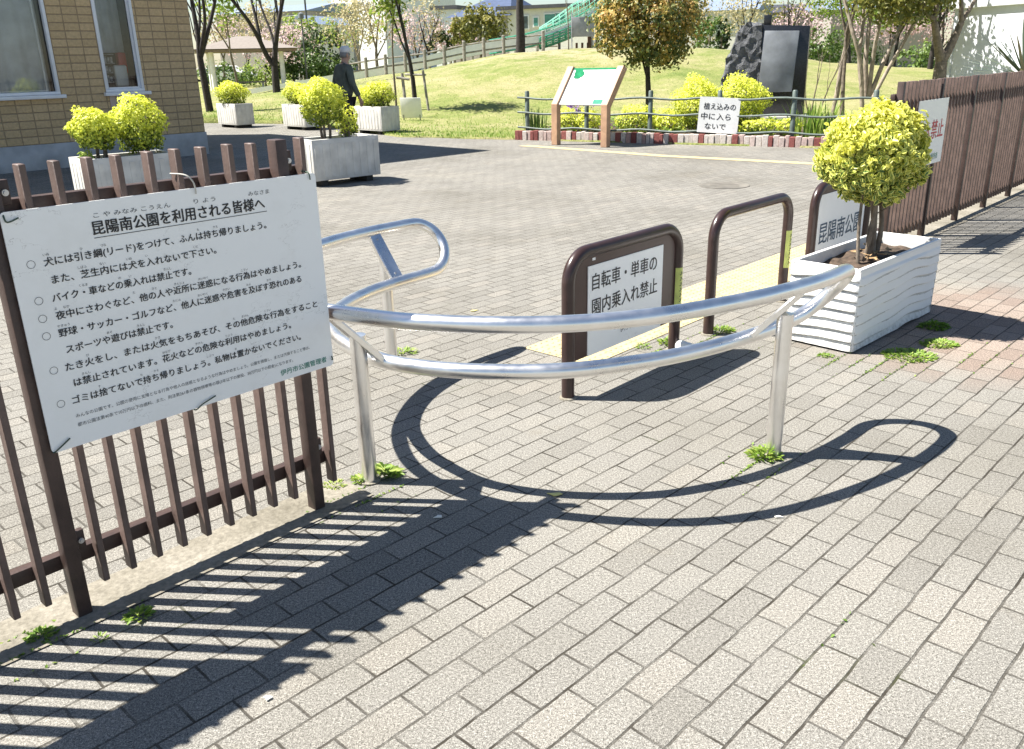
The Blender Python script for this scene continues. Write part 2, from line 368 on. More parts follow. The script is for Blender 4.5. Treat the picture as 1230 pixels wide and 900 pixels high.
def leaves(name, P, N, size, wid, tint, m, parent=None, hi=False, fold=0.25, axis=None, jit=0.6, shift=None, sizevar=0.3):
    """many small folded leaf faces in one mesh: P points, N facing"""
    n = len(P); P = np.asarray(P, float); N = np.asarray(N, float)
    if shift is not None: P = P - np.asarray(shift, float)
    N = N + RNG.normal(0, jit, (n, 3)); N /= np.linalg.norm(N, axis=1)[:, None]
    A = RNG.normal(0, 1, (n, 3)) if axis is None else np.asarray(axis, float) + RNG.normal(0, 0.25, (n, 3))
    A -= N * (A * N).sum(1)[:, None]; A /= np.linalg.norm(A, axis=1)[:, None]; B = np.cross(N, A)
    sz = (np.asarray(size) * (1 + RNG.uniform(-sizevar, sizevar, n)))[:, None]; w_ = sz * wid
    if hi:
        T = [0, .32, .7, 1]; W = [0, .5, .42, 0]
        pt = lambda t, sd, up: P + A * sz * (t - 0.3) + B * w_ * sd + N * (w_ * up - sz * 0.22 * (t - .35) ** 2)
        V = np.stack([pt(0, 0, 0), pt(.32, 0, -.1), pt(.7, 0, -.1), pt(1, 0, 0), pt(.32, .5, fold), pt(.7, .42, fold), pt(.32, -.5, fold), pt(.7, -.42, fold)], 1)
        F = [(0, 1, 4), (1, 2, 5, 4), (2, 3, 5), (0, 6, 1), (6, 7, 2, 1), (7, 3, 2)]
        UVv = [(0, .5), (.32, .5), (.7, .5), (1, .5), (.32, 1), (.7, .95), (.32, 0), (.7, .05)]
    else:
        V = np.stack([P - A * sz * .35, P + B * w_ * .5 + N * w_ * fold, P + A * sz * .65, P - B * w_ * .5 + N * w_ * fold], 1)
        F = [(0, 2, 1), (0, 3, 2)]; UVv = [(0, .5), (.4, 1), (1, .5), (.4, 0)]
    k = V.shape[1]
    loops = np.concatenate([np.array(f) for f in F]); ln = np.array([len(f) for f in F])
    L = (loops[None, :] + (np.arange(n) * k)[:, None]).ravel(); tot = np.tile(ln, n)
    me = bpy.data.meshes.new(name); me.vertices.add(n * k); me.vertices.foreach_set('co', V.reshape(-1))
    me.loops.add(len(L)); me.loops.foreach_set('vertex_index', L.astype(np.int32))
    me.polygons.add(len(tot)); st = np.concatenate([[0], np.cumsum(tot)[:-1]]); me.polygons.foreach_set('loop_start', st.astype(np.int32))
    me.polygons.foreach_set('loop_total', tot.astype(np.int32))
    uv = me.uv_layers.new(name='UVMap'); uvv = np.tile(np.array([UVv[i] for i in loops]), (n, 1)); uv.data.foreach_set('uv', uvv.reshape(-1).astype(np.float32))
    a = me.attributes.new('tint', 'FLOAT', 'POINT'); a.data.foreach_set('value', np.repeat(np.clip(tint, 0, 1), k).astype(np.float32))
    me.materials.append(m); me.update(calc_edges=True); me.validate()
    return link(name, me, parent)
def rdir(n):
    d = RNG.normal(0, 1, (n, 3)); return d / np.linalg.norm(d, axis=1)[:, None]
def clumps(c, rad, nc, nper, cr, shell=0.55, flat=1.0):
    """points of nc leaf clumps spread through an ellipsoid; returns points, facing, height 0..1, clump id"""
    c = np.asarray(c, float); rad = np.asarray(rad, float)
    cc = rdir(nc) * (shell + (1 - shell) * RNG.uniform(0, 1, nc) ** 0.6)[:, None] * rad
    ids = np.repeat(np.arange(nc), nper); off = rdir(nc * nper) * (RNG.uniform(0, 1, nc * nper) ** 0.45)[:, None] * cr * (1 + RNG.uniform(-.4, .4, nc)[ids])[:, None]
    off[:, 2] *= flat; P = cc[ids] + off
    N = off / (np.linalg.norm(off, axis=1)[:, None] + 1e-6) + P / rad * 0.6 + np.array([0, 0, .5])
    h = (P[:, 2] / rad[2] + 1) / 2
    return P + c, N, np.clip(h, 0, 1), ids

# ------------------------------------------------------------------ lettering
_txt = {}
def glyphs(body, bold):
    key = body
    if key in _txt: return _txt[key]
    cu = bpy.data.curves.new('lettering', 'FONT'); cu.body = body; cu.size = 1; cu.resolution_u = 3; cu.fill_mode = 'FRONT'
    o = bpy.data.objects.new('lettering', cu); COL.objects.link(o); bpy.context.view_layer.update()
    me = o.evaluated_get(bpy.context.evaluated_depsgraph_get()).to_mesh()
    v = np.zeros(len(me.vertices) * 3); me.vertices.foreach_get('co', v); v = v.reshape(-1, 3); f = [tuple(p.vertices) for p in me.polygons]
    bpy.data.objects.remove(o); bpy.data.curves.remove(cu); _txt[key] = (v, f); return v, f
class Letters:
    def __init__(s, o, ux, uy, un): s.o, s.ux, s.uy, s.un = [np.asarray(q, float) for q in (o, ux, uy, un)]; s.mb = MB(); s.lines = []
    def line(s, body, x, y, h, width=None, bold=0.012, rot=0.0):
        v, f = glyphs(body, bold)
        if not len(v): return s
        x0, x1 = v[:, 0].min(), v[:, 0].max(); sx = (width / (x1 - x0)) if width else h
        a = (v[:, 0] - x0) * sx; b = v[:, 1] * h
        if rot: a, b = a * math.cos(rot) - b * math.sin(rot), a * math.sin(rot) + b * math.cos(rot)
        P = s.o + np.outer(x + a, s.ux) + np.outer(y + b, s.uy)
        mb = MB(); s.lines.append(mb)
        if bold < .01: mb.add(P, f); return s
        for k, (dx, dy) in enumerate(((0, 0), (-.5, .15), (.5, -.15), (.0, .5))):      # thicker strokes: the glyph again, a hair to each side and a hair higher
            mb.add(P + s.ux * dx * bold * h * 1.1 + s.uy * dy * bold * h + s.un * .00012 * k, f)
        return s
    def ring(s, x, y, r, t=0.0011, n=22):
        vs = []; fs = []
        for k in range(n):
            a = 2 * math.pi * k / n
            for q in (r, r - t): vs.append(s.o + s.ux * (x + q * math.cos(a)) + s.uy * (y + q * math.sin(a)))
        for k in range(n): j = (k + 1) % n; fs.append((2 * k, 2 * j, 2 * j + 1, 2 * k + 1))
        mb = MB(); s.lines.append(mb); mb.add(vs, fs); return s
    def rect(s, x, y, w_, h_):
        mb = MB(); s.lines.append(mb); mb.add([s.o + s.ux * a + s.uy * b for a, b in ((x, y), (x + w_, y), (x + w_, y + h_), (x, y + h_))], [(0, 1, 2, 3)]); return s
    def build(s, name, m, parent):
        for q in s.lines: q.build(name, m, parent, smooth=False)

# ================================================================== SETTING
U = np.array([math.cos(R(45.7)), math.sin(R(45.7)), 0.0])
DV = np.array([0.678, 0.735, 0.0]); DV /= np.linalg.norm(DV); NV = np.array([DV[1], -DV[0], 0.0])   # fence line and its street side
FA = math.atan2(DV[1], DV[0])
F1 = np.array([-1.27, 2.156, 0.0])

# ground: one sheet to the horizon
MB().add([(-700, -60, -0.02), (700, -60, -0.02), (700, 1200, -0.02), (-700, 1200, -0.02)], [(0, 1, 2, 3)]).build('ground', mat('bare_earth', (0.26, 0.24, 0.19), 0.95, var=0.2, scale=0.4), smooth=False)['kind'] = 'structure'

# lawn and mound
FX = [-60, -16, -8, -5.6, -3.2, -2.27, 0.1, 5.1, 9, 14, 40]
FY = [40, 27.5, 25.2, 24.0, 20.6, 18.97, 17.75, 14.85, 12.8, 12.0, 12.0]
def lawn_front(x): return float(np.interp(x, FX, FY))
MX = [-40, -16, -11, -8.5, -6.2, -3.9, -1.8, 0.4, 3.3, 6.3, 8.6, 13, 17, 25, 40]
MZ = [0.05, 0.1, 0.3, 0.62, 0.80, 1.08, 1.40, 1.72, 1.80, 1.84, 1.72, 1.05, 0.75, 0.5, 0.4]
def sst(a, b, x):
    t = np.clip((x - a) / (b - a), 0, 1); return t * t * (3 - 2 * t)
def ground_z(x, y):
    h = float(np.interp(x, MX, MZ)); y0 = 21.5
    z = h * float(sst(y0, 37, y)) if y < 38 else h - (h - 0.35 * h) * float(sst(39, 52, y))
    return 0.03 + z + 0.025 * math.sin(x * 1.7 + y * .6) * float(sst(19, 30, y)) + 0.02 * math.sin(y * 1.1 - x * .5) * float(sst(19, 30, y))
mb = MB(); xs = np.concatenate([np.linspace(-60, -12, 25), np.linspace(-11.4, 16, 76), np.linspace(17, 40, 18)]); nr = 70
ts = np.concatenate([[0.0, 0.0002], np.linspace(0.5 / 45, 0.5, 45), np.linspace(0.53, 1, nr - 46 + 1)])
vs = []
for t in ts:
    for x in xs:
        yf = lawn_front(x); y = yf + (92 - yf) * t * (0.55 + 0.45 * t)
        vs.append((x, y + 0.05 * math.sin(x * 3.1) + .03 * math.sin(x * 11), ground_z(x, y) if t > 0 else -.015))
nx = len(xs); fs = [(j * nx + i, j * nx + i + 1, (j + 1) * nx + i + 1, (j + 1) * nx + i) for j in range(len(ts) - 1) for i in range(nx - 1)]
LAWN = grass_material()
mb.add(vs, fs).build('lawn_mound', LAWN, ang=180)['kind'] = 'structure'
MB().add([(-60, 92, 0.25), (40, 92, 0.25), (90, 130, .2), (-90, 130, .2)], [(0, 1, 2, 3)]).build('far_grass', LAWN, smooth=False)['kind'] = 'structure'

# paving: every slab pattern in one material, sheet above the earth
pv = paver_material()
pave = MB().add([(-26, -4, 0), (18, -4, 0), (18, 14.0, 0), (5.1, 16.0, 0), (0.1, 19, 0), (-2.3, 20.3, 0), (-3.3, 22.0, 0), (-5.6, 25.6, 0), (-8, 27, 0), (-26, 36, 0)], [tuple(range(10))])
tag(pave.build('paving', pv, smooth=False), kind='structure')

def strip(name, line, wd, z, m, kind='structure'):
    """a flat band along a polyline"""
    L = [np.array([*q, 0.0]) for q in line]; mb = MB(); vs = []
    for i, q in enumerate(L):
        d = L[min(i + 1, len(L) - 1)] - L[max(i - 1, 0)]; d /= np.linalg.norm(d); s_ = np.array([-d[1], d[0], 0])
        vs += [q + s_ * wd / 2 + [0, 0, z], q - s_ * wd / 2 + [0, 0, z]]
    mb.add(vs, [(2 * i, 2 * i + 1, 2 * i + 3, 2 * i + 2) for i in range(len(L) - 1)]); return tag(mb.build(name, m, smooth=False), kind=kind)

def footing_material():
    m, n, b = _new('worn_mortar_edging'); v = objco(n)
    s = noise(n, v, 60, 4, .7); g = noise(n, v, 3, 5, .65)
    c = ramp(n, g, [(0.3, (0.15, 0.135, 0.105)), (0.5, (0.225, 0.205, 0.168)), (0.7, (0.29, 0.265, 0.225))])
    c = mixc(n, 1.0, c, ramp(n, s, [(0.3, (0.65, 0.64, 0.6)), (0.7, (1.25, 1.25, 1.22))]), 'MULTIPLY')
    n.links.new(c, b.inputs['Base Color']); b.inputs['Roughness'].default_value = 0.95; bump(n, b, s, .5, .01); return m
FOOT = footing_material()
a0 = F1 - NV * 0.03; 
strip('fence_footing', [(a0 + DV * s_)[:2] for s_ in (-5, 0, 1.02)], 0.22, 0.004, FOOT)
strip('fence_footing', [(a0 + DV * s_)[:2] for s_ in (6.0, 9, 14)], 0.26, 0.004, FOOT)

# tactile guide strip with domes
UA = np.array([0.24, 3.76, 0.0])                       # first bollard leg
UL = np.array([-DV[1], DV[0], 0.0])                     # park side
def us(s_, t, z=0.0): return UA + DV * s_ + UL * t + np.array([0, 0, z])
tac = MB()
for i in range(18):
    for j in range(2):
        s0, t0 = 0.452 + i * 0.235, 0.185 + j * 0.235
        tac.add([us(s0 + .002, t0 + .002, .004), us(s0 + .233, t0 + .002, .004), us(s0 + .233, t0 + .233, .004), us(s0 + .002, t0 + .233, .004)], [(0, 1, 2, 3)])
        for a in range(5):
            for b_ in range(5):
                c = us(s0 + .0235 + a * .047, t0 + .0235 + b_ * .047)
                tac.lathe([(.0115, .0042), (.0085, .008), (.004, .0088)], 8, c)
tag(tac.build('tactile_strip', YELLOW), kind='structure')
strip('yellow_guide_line', [(0.30, 16.45), (2.52, 14.12), (4.4, 12.65), (7.5, 10.9)], 0.24, 0.004, YELLOW)

# flower bed soil
BD = np.array([0.868, -0.496, 0.0]); BN = np.array([0.496, 0.868, 0.0]); B0 = np.array([0.2, 17.73, 0.0])
def bed(s_, t, z=0.0): return B0 + BD * s_ + BN * t + np.array([0, 0, z])
mb = MB(); mb.grid(lambda u_, v_: bed(9.5 * u_, .12 + 3.0 * v_, .10 + .05 * math.sin(u_ * 40) * math.sin(v_ * 9) + .12 * v_), 40, 12)
tag(mb.build('flower_bed_soil', SOIL, ang=180), kind='structure')

# ================================================================== FOREGROUND FENCE
def picket_fence(label, s0, s1, posts, seed):
    rg = random.Random(seed)
    base = F1 + DV * s0
    t = thing('picket_fence', label, 'fence', base, FA)          # local x along the fence, -y towards the street
    L = s1 - s0
    for zc in (1.172, 0.168):
        MB().box((L / 2, 0.0505, zc), (L, 0.034, 0.046)).build('rail', BROWN, t, bevel=0.003)
    mbs = []
    n = int(round(L / 0.0822)); k = 0
    for i in range(n + 1):
        x = (math.ceil((s0 + .02) / .083) + i) * .083 - .003 - s0
        if x > L - 0.01 or any(abs(x + s0 - p) < 0.040 for p in posts): continue
        k += 1; dz = rg.uniform(-.003, .003); tl = rg.uniform(-.004, .004)
        m_ = MB().bar((x, 0.013, 0.075 + dz), (x + tl, 0.013, 1.28 + dz), 0.0185, 0.040, up=(0, 1, 0))
        mbs.append(m_)
    for q in mbs[:100]: q.build('picket', BROWNL, t, bevel=0.002, seg=1)
    if len(mbs) > 100:
        big = MB()
        for q in mbs[100:]: big.add(q.v, q.f)
        tag(big.build('pickets', BROWNL, t), kind='stuff')
    for p in posts:
        x = p - s0
        po = MB().box((x, 0.008, 0.641), (0.041, 0.050, 1.284)).build('post', BROWN, t, bevel=0.004)
        for zc in (1.215, 0.225):
            MB().box((x + .035, 0.022, zc), (.030, 0.020, .062)).build('rail_bracket', BROWN, t, bevel=0.002)
            b_ = MB(); b_.tube([(x + .037, .0125, zc), (x + .037, .005, zc)], .0085, 10); b_.tube([(x + .037, .005, zc), (x + .037, .001, zc)], .005, 8)
            b_.build('bolt', GALV, po)
    return t
picket_fence('brown picket fence carrying the large white notice board at left', -2.2, 0.948, (-1.66, -0.83, 0.0, 0.83), 3)
picket_fence('long brown picket fence with the red lettered sign beyond the gap at right', 6.16, 13.6, (6.20, 7.1, 8.0, 8.9, 9.8, 10.7, 11.6, 12.5, 13.4), 5)

# ---------------------------------------------------------------- notice board
nb = thing('notice_board', 'large white notice board with many lines of black park rules wired to the left fence', 'sign', F1 + DV * 0.465 + NV * 0.03, FA)
ox = -0.465                                             # local x of the plate's left edge
def plate(x0, x1, z0, z1, r=0.012):
    P = []
    for cx, cz, a0_ in ((x1 - r, z1 - r, 0), (x0 + r, z1 - r, 90), (x0 + r, z0 + r, 180), (x1 - r, z0 + r, 270)):
        for k in range(4): a = R(a0_ + k * 30); P.append((cx + r * math.cos(a), cz + r * math.sin(a)))
    return P
MB().prism(plate(ox, ox + .932, .5255, 1.174), 0.0, 0.004, lambda x, y, h: (x, -h, y)).build('plate', SIGNW, nb, smooth=False, fixn=True)
LT = lambda off=0.0052: Letters((ox, -off, 0), (1, 0, 0), (0, 0, 1), (0, -1, 0))
T = LT(); ru = LT(); fine = LT(); grn = LT()
T.line('昆陽南公園を利用される皆様へ', .214, 1.0885, .0395, .522, .045)
T.rect(.214, 1.077, .528, .0018)
for b_, x, w_ in (('こ や みなみ こうえん', .222, .215), ('り よう', .508, .068), ('みなさま', .685, .072)): ru.line(b_, x, 1.131, .0150, w_, .004)
rows = [(1.0255, '犬には引き綱(リード)をつけて、ふんは持ち帰りましょう。', .078, .655, 1), (.9775, 'また、芝生内には犬を入れないで下さい。', .088, .468, 0),
        (.9300, 'バイク・車などの乗入れは禁止です。', .080, .388, 1), (.8825, '夜中にさわぐなど、他の人や近所に迷惑になる行為はやめましょう。', .080, .762, 1),
        (.8350, '野球・サッカー・ゴルフなど、他人に迷惑や危害を及ぼす恐れのある', .078, .760, 1), (.7875, 'スポーツや遊びは禁止です。', .088, .300, 0),
        (.7400, 'たき火をし、または火気をもちあそび、その他危険な行為をすること', .077, .812, 1), (.6925, 'は禁止されています。花火などの危険な利用はやめましょう。', .090, .690, 0),
        (.6450, 'ゴミは捨てないで持ち帰りましょう。私物は置かないでください。', .077, .735, 1)]
for z, b_, x, w_, bul in rows:
    T.line(b_, x, z + .0025, .0245, w_, .036)
    if bul: T.ring(.047, z + .0115, .0105)
furi = [(1.0255, [('いぬ', .079), ('ひ', .172), ('づな', .226), ('も', .505), ('かえ', .556)]), (.9775, [('しばふ', .158), ('ない', .215), ('いぬ', .288), ('い', .342), ('くだ', .486)]),
        (.9300, [('くるま', .152), ('の', .258), ('い', .287), ('きんし', .388)]), (.8825, [('よ', .08), ('なか', .102), ('た', .290), ('ひと', .345), ('きんじょ', .412), ('めいわく', .487), ('こうい', .628)]),
        (.8350, [('やきゅう', .078), ('たにん', .400), ('めいわく', .478), ('きがい', .560), ('およ', .640), ('おそ', .712)]), (.7875, [('あそ', .200), ('きんし', .285)]),
        (.7400, [('び', .135), ('かき', .330), ('た', .580), ('きけん', .610), ('こうい', .690)]), (.6925, [('きんし', .115), ('はなび', .345), ('きけん', .448), ('りよう', .548)]),
        (.6450, [('す', .150), ('も', .270), ('かえ', .310), ('しぶつ', .478), ('お', .572)])]
for z, L_ in furi:
    for b_, x in L_: ru.line(b_, x, z + .0275, .0085, None, .002)
fine.line('みんなの公園です。公園の使用に支障となる行為や他人の迷惑となるような行為はやめましょう。公園を損傷し、または汚損すること等は、', .078, .6065, .0125, .765, .003)
fine.line('都市公園法第40条で10万円以下の過料、また、刑法第261条の器物損壊等の罪(3年以下の懲役、30万円以下の罰金)になります。', .078, .5805, .0125, .695, .003)
grn.line('伊丹市公園管理者', .722, .5455, .0215, .182, .012)
T.build('lettering', INK, nb); ru.build('ruby_lettering', INKT, nb); fine.build('fine_print', INKT, nb); grn.build('green_lettering', INKG, nb)
WIRE = mat('green_tie_wire', (0.045, 0.08, 0.055), 0.5); WIREW = mat('white_tie_wire', (0.6, 0.58, 0.52), 0.6)
def tie(P, m): MB().tube(spline(P, 6), .0022, 6).build('tie_wire', m, nb)
tie([(ox + .008, .03, .532), (ox + .004, -.004, .528), (ox + .018, -.011, .538), (ox + .05, -.009, .556)], WIRE)
tie([(ox + .415, .03, .528), (ox + .416, -.006, .522), (ox + .44, -.012, .536), (ox + .485, -.01, .548)], WIRE)
tie([(ox + .478, .05, 1.215), (ox + .497, .0, 1.212), (ox + .512, -.012, 1.19), (ox + .517, -.008, 1.158)], WIREW)
tie([(ox + .02, .03, 1.178), (ox + .008, -.006, 1.165), (ox + .012, -.012, 1.150), (ox + .04, -.009, 1.157)], WIRE)
tie([(ox + .922, .03, .548), (ox + .927, -.006, .545), (ox + .922, -.011, .56)], WIRE)
tie([(ox + .905, .03, 1.18), (ox + .905, -.006, 1.176), (ox + .907, -.01, 1.155)], WIRE)

nb2 = thing('notice_board', 'second white board wired higher on the left fence, to the left of the rules board', 'sign', F1 + DV * -.66 + NV * 0.03, FA)
MB().box((0, -.002, .995), (.95, .004, .42)).build('plate', SIGNW, nb2)

# ================================================================== STAINLESS BARRIER
PR = 0.0285
up_ = [(-0.511, 4.545), (-0.604, 4.449), (-0.715, 4.32), (-0.818, 4.165), (-0.905, 3.98), (-0.962, 3.75), (-0.975, 3.50), (-0.93, 3.27), (-0.84, 3.08), (-0.70, 2.925), (-0.61, 2.862), (-0.453, 2.78), (-0.309, 2.72), (-0.036, 2.665), (0.231, 2.667), (0.511, 2.741), (0.831, 2.905), (1.055, 3.058), (1.20, 3.18), (1.29, 3.275)]
lo_ = [(1.16, 3.405), (1.07, 3.315), (0.923, 3.19), (0.75, 3.065), (0.558, 2.957), (0.40, 2.897), (0.248, 2.853), (0.10, 2.838), (-0.043, 2.845), (-0.20, 2.872), (-0.341, 2.920), (-0.423, 2.962), (-0.515, 3.040), (-0.65, 3.21), (-0.731, 3.38), (-0.769, 3.545), (-0.757, 3.75), (-0.695, 3.95), (-0.60, 4.125), (-0.50, 4.262), (-0.405, 4.385)]
def uturn(a, b, d, n=7):
    a, b, d = Vector(a), Vector(b), Vector(d); c = (a + b) / 2; r = (a - b).length / 2; e = (a - b).normalized()
    return [c + e * r * math.cos(math.pi * k / n) + d * r * math.sin(math.pi * k / n) for k in range(1, n)]
A = [(x, y, .70) for x, y in up_]; Bq = [(x, y, .475) for x, y in lo_]
loop = A + uturn(A[-1], Bq[0], (0.70, 0.714, 0)) + Bq + uturn(Bq[-1], A[0], (0.70, 0.714, 0))
bc = np.array([0.15, 3.5, 0])
sb = thing('tubular_barrier', 'curved stainless steel double rail barrier on three round posts in the entrance', 'barrier', bc)
MB().tube(spline(loop, 5, True), PR, 18, closed=True).build('rail_loop', STEEL, sb, ang=180, shift=bc)
for (px, py), (ux_, uy_), (lx, ly) in (((-0.552, 2.972), (-0.632, 2.880), (-0.462, 3.003)), ((1.030, 3.118), (1.090, 3.086), (0.915, 3.188)), ((-0.630, 4.322), (-0.683, 4.350), (-0.548, 4.205))):
    pu, plw = Vector((ux_, uy_, .70)), Vector((lx, ly, .475)); mid = pu.lerp(plw, .42)
    base = (px, py)
    q = MB(); topz = mid.z - .022
    q.tube([(base[0], base[1], 0), (base[0], base[1], topz)], 0.0303, 20)
    po = q.build('post', STEEL, sb, ang=60, shift=bc)
    MB().lathe([(.044, 0.0), (.044, .004), (.031, .006)], 20, (base[0], base[1], 0.002)).build('base_collar', FOOT, po, shift=bc)
    d = (plw - pu).normalized(); side = d.cross(Vector((0, 0, 1))).normalized(); nrm = side.cross(d).normalized()
    # the flat bracket: a plate with a shallow channel from the upper rail down to the lower one, standing on the post
    off = Vector((base[0] - mid.x, base[1] - mid.y, 0))
    a_, b_ = pu + d * .012, plw - d * .012
    qb = MB(); qb.bar(a_, b_, .066, .006, up=nrm)
    for sg in (-1, 1): qb.bar(a_ + side * sg * .033 - nrm * .010 + d * .012, b_ + side * sg * .033 - nrm * .010 - d * .012, .005, .020, up=nrm)
    qb.build('bracket_plate', STEEL, sb, bevel=.0015, seg=1, shift=bc)
    sc = MB()
    for t_ in (.16, .84):
        c = pu.lerp(plw, t_) + nrm * .003
        sc.tube([c, c + nrm * .004], .0055, 10)
    sc.build('screw', GALV, sb, shift=bc)

# ================================================================== BROWN HOOP BOLLARDS
def hoop(label, s0, panel):
    o = us(s0, 0)
    t = thing('hoop_bollard', label, 'bollard', o, FA, 'brown hoop bollards across the entrance')
    r, W, H, cr = .030, .94, .675, .13
    P = [(0.03, 0, 0), (0.03, 0, .2), (0.03, 0, .4)]
    for k in range(9): a = R(180 - k * 11.25); P.append((.03 + cr + cr * math.cos(a), 0, H - cr + cr * math.sin(a)))
    for k in range(9): a = R(90 - k * 11.25); P.append((W - .0 - cr + cr * math.cos(a), 0, H - cr + cr * math.sin(a)))
    P += [(W, 0, .4), (W, 0, .2), (W, 0, 0)]
    MB().tube(P, r, 18).build('tube_frame', UBROWN, t, ang=60)
    MB().lathe([(.042, 0.0), (.04, .005), (.031, .008)], 16, (.03, 0, .001)).build('ground_collar', FOOT, t)
    MB().lathe([(.042, 0.0), (.04, .005), (.031, .008)], 16, (W, 0, .001)).build('ground_collar', FOOT, t)
    if panel:
        x0, x1, z0, z1 = .055, W - .025, .172, .652; rr = .10; Q = [(x0, z0), (x1, z0)]
        for k in range(7): a = R(k * 15); Q.append((x1 - rr + rr * math.cos(a), z1 - rr + rr * math.sin(a)))
        for k in range(7): a = R(90 + k * 15); Q.append((x0 + rr + rr * math.cos(a), z1 - rr + rr * math.sin(a)))
        MB().prism(Q, -.006, .006, lambda x, y, h: (x, -h, y)).build('backing_panel', UPANEL, t, smooth=False, fixn=True)
    return t
h1 = hoop('brown hoop bollard with a white sign in black letters, nearest the camera', 0.0, True)
MB().box((.475, -.0085, .388), (.622, .004, .432)).build('sign_plate', SIGNW, h1)
L1 = Letters((.164, -.0118, 0), (1, 0, 0), (0, 0, 1), (0, -1, 0))
L1.line('自転車・単車の', .030, .492, .086, .535, .022); L1.line('園内乗入れ禁止', .030, .372, .086, .545, .022); L1.line('伊丹市', .26, .232, .034, None, .01)
L1.build('lettering', INK, h1)
YS = mat('yellow_green_reflective_tape', (0.56, 0.62, 0.16), 0.4, var=0.15, scale=30)
def sticker(t, x):
    P = []; mb = MB(); n = 7
    for j in range(2):
        for k in range(n): a = R(200 + k * 22); P.append((x + .0312 * math.cos(a), .0312 * math.sin(a), .225 + j * .235))
    mb.add(P, [(k, k + 1, n + k + 1, n + k) for k in range(n - 1)]); st = mb.build('warning_tape', YS, t, ang=180)
    q = MB()
    for k in range(7):
        z = .25 + k * .029
        for dx, dz in ((-.006, 0), (.004, .006), (-.001, .013)): q.box((x - .004 + dx, -.0322 if abs(dx) < .005 else -.0318, z + dz), (.012, .0012, .0035))
    q.build('tape_marks', INK, st, smooth=False)
sticker(h1, .94)
MB().box((.21, -.005, .632), (.022, .006, .012)).build('label_scrap', WHITEP, h1)
h2 = hoop('plain brown hoop bollard without a panel, middle one of the row', 1.275, False)
sticker(h2, .94)
h3 = hoop('brown hoop bollard with a pale blue name sign, behind the round planter shrub', 2.56, True)
MB().box((.475, -.0085, .40), (.80, .004, .44)).build('sign_plate', SIGNB, h3)
L3 = Letters((.075, -.0118, 0), (1, 0, 0), (0, 0, 1), (0, -1, 0))
L3.line('昆陽南公園', .05, .30, .155, .70, .022); L3.build('lettering', INKB, h3)

# drink can lying at the first bollard
c0 = us(.93, -.085); can = thing('drink_can', 'small white drink can lying on its side at the foot of the signed bollard', 'can', c0, FA + R(75))
q = MB(); q.tube([(-.05, 0, .033), (-.046, 0, .033), (.05, 0, .033), (.057, 0, .033), (.0585, 0, .033)], [.026, .0325, .0325, .027, .0255], 24); q.build('can_body', WHITEP, can)
for xo in (-.0508,):
    q = MB(); q.tube([(xo, 0, .033), (xo - .0006, 0, .033)], .019, 20); q.build('can_base', mat('dull_aluminium', (.35, .36, .37), .35, metal=.8), can)

# ================================================================== WAVY WHITE PLANTER AND GLOBE SHRUB
PA = math.atan2(.73, .75)
pc = np.array([2.035, 4.815, 0]); PL, PW, PH = 1.06, .385, .445
wp = thing('wavy_planter', 'white rectangular planter with wavy horizontal ripples, right of the steel barrier', 'planter', pc, PA)
def ripple(s_, z):
    p = lap_phase(s_, z)
    lap = p / .14 if p < .14 else ((1 - p) / .86) ** .75
    e = min(1, (PH - .03 - z) / .012) if z > PH - .045 else 1
    return .015 * lap * max(0, e)
def lap_phase(s_, z): return (z / .054 + .20 * math.sin(s_ * 6.2 + z * 3) + .09 * math.sin(s_ * 14.1 + 1.3)) % 1.0
def side(p0, p1, so_):
    p0, p1 = np.array(p0), np.array(p1); L_ = np.linalg.norm(p1 - p0); d = (p1 - p0) / L_; nn = np.array([d[1], -d[0]])
    def fn(u_, v_):
        z = .012 + (PH - .012) * v_; e = min(1, min(u_, 1 - u_) * L_ / .018); off = ripple(so_ + u_ * L_, z) * e + (-.012 * (1 - v_))
        q_ = p0 + d * u_ * L_ + nn * off; return (q_[0], q_[1], z)
    return fn
hx, hy = PL / 2, PW / 2; cs = [(-hx, -hy), (hx, -hy), (hx, hy), (-hx, hy)]
mb = MB()
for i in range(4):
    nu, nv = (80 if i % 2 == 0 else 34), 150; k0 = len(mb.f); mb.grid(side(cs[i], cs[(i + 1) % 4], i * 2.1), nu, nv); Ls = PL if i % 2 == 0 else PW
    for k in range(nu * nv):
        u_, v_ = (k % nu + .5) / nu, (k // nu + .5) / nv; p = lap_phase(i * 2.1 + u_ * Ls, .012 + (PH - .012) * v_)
        wd_ = .09 + .09 * math.sin(u_ * Ls * 9 + i + 3 * math.floor(v_ * 8)); mb.t[k0 + k] = 1.0 if (p < .10 or p > 1 - wd_) and v_ < .90 else 0.0  # tint marks the faces in each groove and under its lip, rim left out
ir = .024
rim = [(-hx, -hy), (hx, -hy), (hx, hy), (-hx, hy)]; inn = [(-hx + ir, -hy + ir), (hx - ir, -hy + ir), (hx - ir, hy - ir), (-hx + ir, hy - ir)]
vs = [(x, y, PH) for x, y in rim] + [(x, y, PH) for x, y in inn] + [(x, y, PH - .12) for x, y in inn]
mb.add(vs, [(i, (i + 1) % 4, 4 + (i + 1) % 4, 4 + i) for i in range(4)] + [(4 + i, 4 + (i + 1) % 4, 8 + (i + 1) % 4, 8 + i) for i in range(4)])
